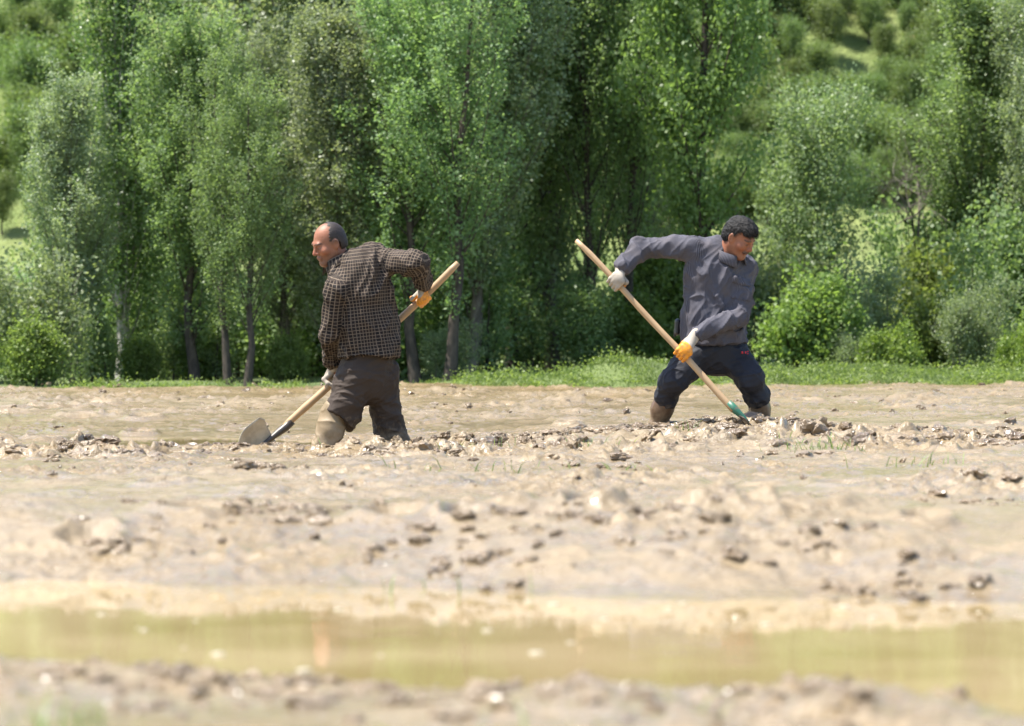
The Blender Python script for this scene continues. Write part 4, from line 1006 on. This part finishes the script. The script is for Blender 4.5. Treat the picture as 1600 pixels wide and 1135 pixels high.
# shirt
pts = np.array([J[q] for q in ('ls', 'rs', 'le', 'lw', 're', 'rw', 'pelvis')]); V = Vol(pts.min(0) - .26, pts.max(0) + .22, .005)
c0, c1, c2, c3 = P(1119, 545, D), P(1117, 490, D), P(1121, 435, D), P(1121, 410, D)
V.cap(c0, c1, .178, .180, .03, (tf, 1.32)); V.cap(c1, c2, .180, .190, .03, (tf, 1.40)); V.cap(c2, c3, .190, .150, .03, (tf, 1.40))
V.cap(J['ls'], J['rs'], .068, .064, .07); V.cap(c3, c3 + (neck - c3) * .45, .10, .082, .05)
V.cap(J['ls'], J['le'], .070, .058, .03); V.cap(J['le'], J['lw'], .056, .041, .02)
V.cap(J['rs'], J['re'], .064, .052, .03); V.cap(J['re'], J['rw'], .052, .042, .02)
V.cut(P(1119, 538, D), (.04, .0, -1))
tor = unit(c3 - c0)
cd = unit(Wd(-.03, 0, -.06) - neck); 
nf = unit(-tf + np.array([0, 0, .1])) if tf[1] > 0 else tf
Rp = np.array([r_axis, unit(tor - r_axis * (tor @ r_axis)), nf])
chestf = P(1108, 465, D) ; V.patch(chestf + nf * .11, Rp, (.018, .16, .07), .006)       # button placket
V.patch(P(1148, 452, D) + nf * .11, Rp, (.055, .062, .08), .006); V.patch(P(1148, 440, D) + nf * .11, Rp, (.058, .018, .08), .011)
V.cap(J['lw'] + (J['le'] - J['lw']) * .25, J['lw'] + (J['le'] - J['lw']) * .06, .050, .048, .004); V.cap(J['rw'] + (J['re'] - J['rw']) * .25, J['rw'] + (J['re'] - J['rw']) * .06, .049, .048, .004)
Vv, Q = V.mesh(); Vv = relax(Vv, Q, 2)
Vv = wrinkle(Vv, Q, unit(tor * .8 + r_axis * .55), .024, 8, 43); Vv = wrinkle(Vv, Q, unit(tor * .75 - r_axis * .6), .012, 15, 53)
limbs = [(c0, c3 + tor * .1, -tf, .16, .95), (J['ls'], J['le'], -tf, .07, .95), (J['le'], J['lw'], -tf, .055, .95), (J['rs'] + (J['re'] - J['rs']) * .2, J['re'], np.array([0, -1., 0]), .07, .95), (J['re'], J['rw'], np.array([0, -1., 0]), .055, .95)]
part('shirt', man2, Vv, Q, M_grey, uv=limb_uv(Vv, Q, limbs))
collar(man2, neck + cd * .034, cd * .8 + np.array((0, -.2, .4)), f, .074, M_grey)
# trousers with rolled legs
V = Vol(np.minimum(J['la'], J['ra']) - (.16, .3, .02), np.maximum(J['pelvis'], J['la']) + (.22, .28, .15), .005)
V.cap(P(1119, 528, D), P(1118, 548, D), .135, .148, .03, (tf, 1.35))
endR, endL = P(1040, 624, D - .07), P(1184, 623, D - .02)
V.cap(J['rh'], J['rk'], .100, .076, .05); V.cap(J['rk'], endR, .074, .060, .03)
V.cap(J['lh'], J['lk'], .100, .074, .05); V.cap(J['lk'], endL, .073, .061, .03)
for e_, k_ in ((endR, J['rk']), (endL, J['lk'])):
    ax = unit(e_ - k_); V.cut(np.array([0, 0, -5.]), (0, 0, -1))
    V.cap(e_ - ax * .034, e_ - ax * .022, .070, .072, .006); V.cap(e_ + ax * .002, e_ + ax * .012, .069, .067, .006)
sl, g = V.all()
for e_, k_, sgn in ((endR, J['rk'], -1), (endL, J['lk'], 1)):
    ax = unit(e_ - k_); dcut = ((g - (e_ + ax * .022)) @ ax).astype(np.float32); near = (g[..., 0] - J['pelvis'][0]) * sgn > 0
    V.A = np.where(near & (g[..., 2] < J['pelvis'][2] - .12), np.maximum(V.A, dcut), V.A)
Vv, Q = V.mesh(); Vv = relax(Vv, Q, 1)
Vv = wrinkle(Vv, Q, unit((.6, .1, -.6)), .009, 11, 63); Vv = wrinkle(Vv, Q, unit((1, 0, .3)), .007, 21, 69)
part('trousers', man2, Vv, Q, M_trR)
for s_, e_ in (('r', endR), ('l', endL)):
    V = Vol(np.minimum.reduce([J[s_ + 'a'], J[s_ + 't'], e_]) - .12, np.maximum.reduce([e_, J[s_ + 'a'], J[s_ + 't']]) + .12, .005)
    k_ = J[s_ + 'k']; V.cap(e_ + (k_ - e_) * .3, e_ + (J[s_ + 'a'] - e_) * .35, .057, .056, .02); V.cap(e_ + (J[s_ + 'a'] - e_) * .35, J[s_ + 'a'], .056, .047, .03); V.cap(J[s_ + 'a'], J[s_ + 't'], .050, .038, .03)
    Vv, Q = V.mesh(); Vv = wrinkle(relax(Vv, Q, 1), Q, unit((.1, .1, 1)), .007, 11, 73); part('boot', man2, Vv, Q, M_bootR)
# printed mark on the thigh, pouch on the belt
def quad_on(px, py, d, w, h, tilt=0, depth=.006):
    c = P(px, py, d); e = np.array([math.cos(tilt), 0, math.sin(tilt)]); q = np.array([-math.sin(tilt), 0, math.cos(tilt)]); b = np.array([0, depth, 0])
    V_ = [c + sx * e * w / 2 + sz * q * h / 2 + sy * b for sy in (0, 1) for sx, sz in ((-1, -1), (1, -1), (1, 1), (-1, 1))]
    return np.array(V_), np.array([(0, 1, 2, 3), (7, 6, 5, 4), (0, 4, 5, 1), (1, 5, 6, 2), (2, 6, 7, 3), (3, 7, 4, 0)])
mb = MB()
for i, (ox, oy, w, h) in enumerate(((0, 0, .010, .013), (5, 0, .007, .013), (8.5, -1.5, .008, .006), (8.5, 2, .008, .005))): mb.add(*quad_on(1160 + ox, 551 + oy, D - .148, w, h, .1, .02))
Vv, F = mb.get(); part('emblem', man2, Vv, F, M_red)
V = Vol(P(1058, 512, D) - .08, P(1058, 512, D) + .08, .004); V.cap(P(1059, 503, D), P(1058, 520, D), .018, .016, .01, ((0, 1, 0), .6)); V.cap(P(1055, 516, D), P(1054, 526, D), .008, .006, .006)
Vv, Q = V.mesh(); part('pouch', man2, Vv, Q, M_black)
glove(gR, hd, J['rw'], 'glove', man2, thumb=1, flip=1, rh=.016, split='white', label='white cotton glove')
glove(gL, hd, J['lw'], 'glove', man2, thumb=-1, flip=1, rh=.016, split='orange', label='orange glove with a cream back')
shovel('shovel', HA, HB, .0150, .0180, 'long wooden shovel with a green socket, blade sunk in mud, held by man in grey', M_green, P(1172, 662, D - .36), np.array([.3, .9, .1]), .24, .23, M_steel, .12)
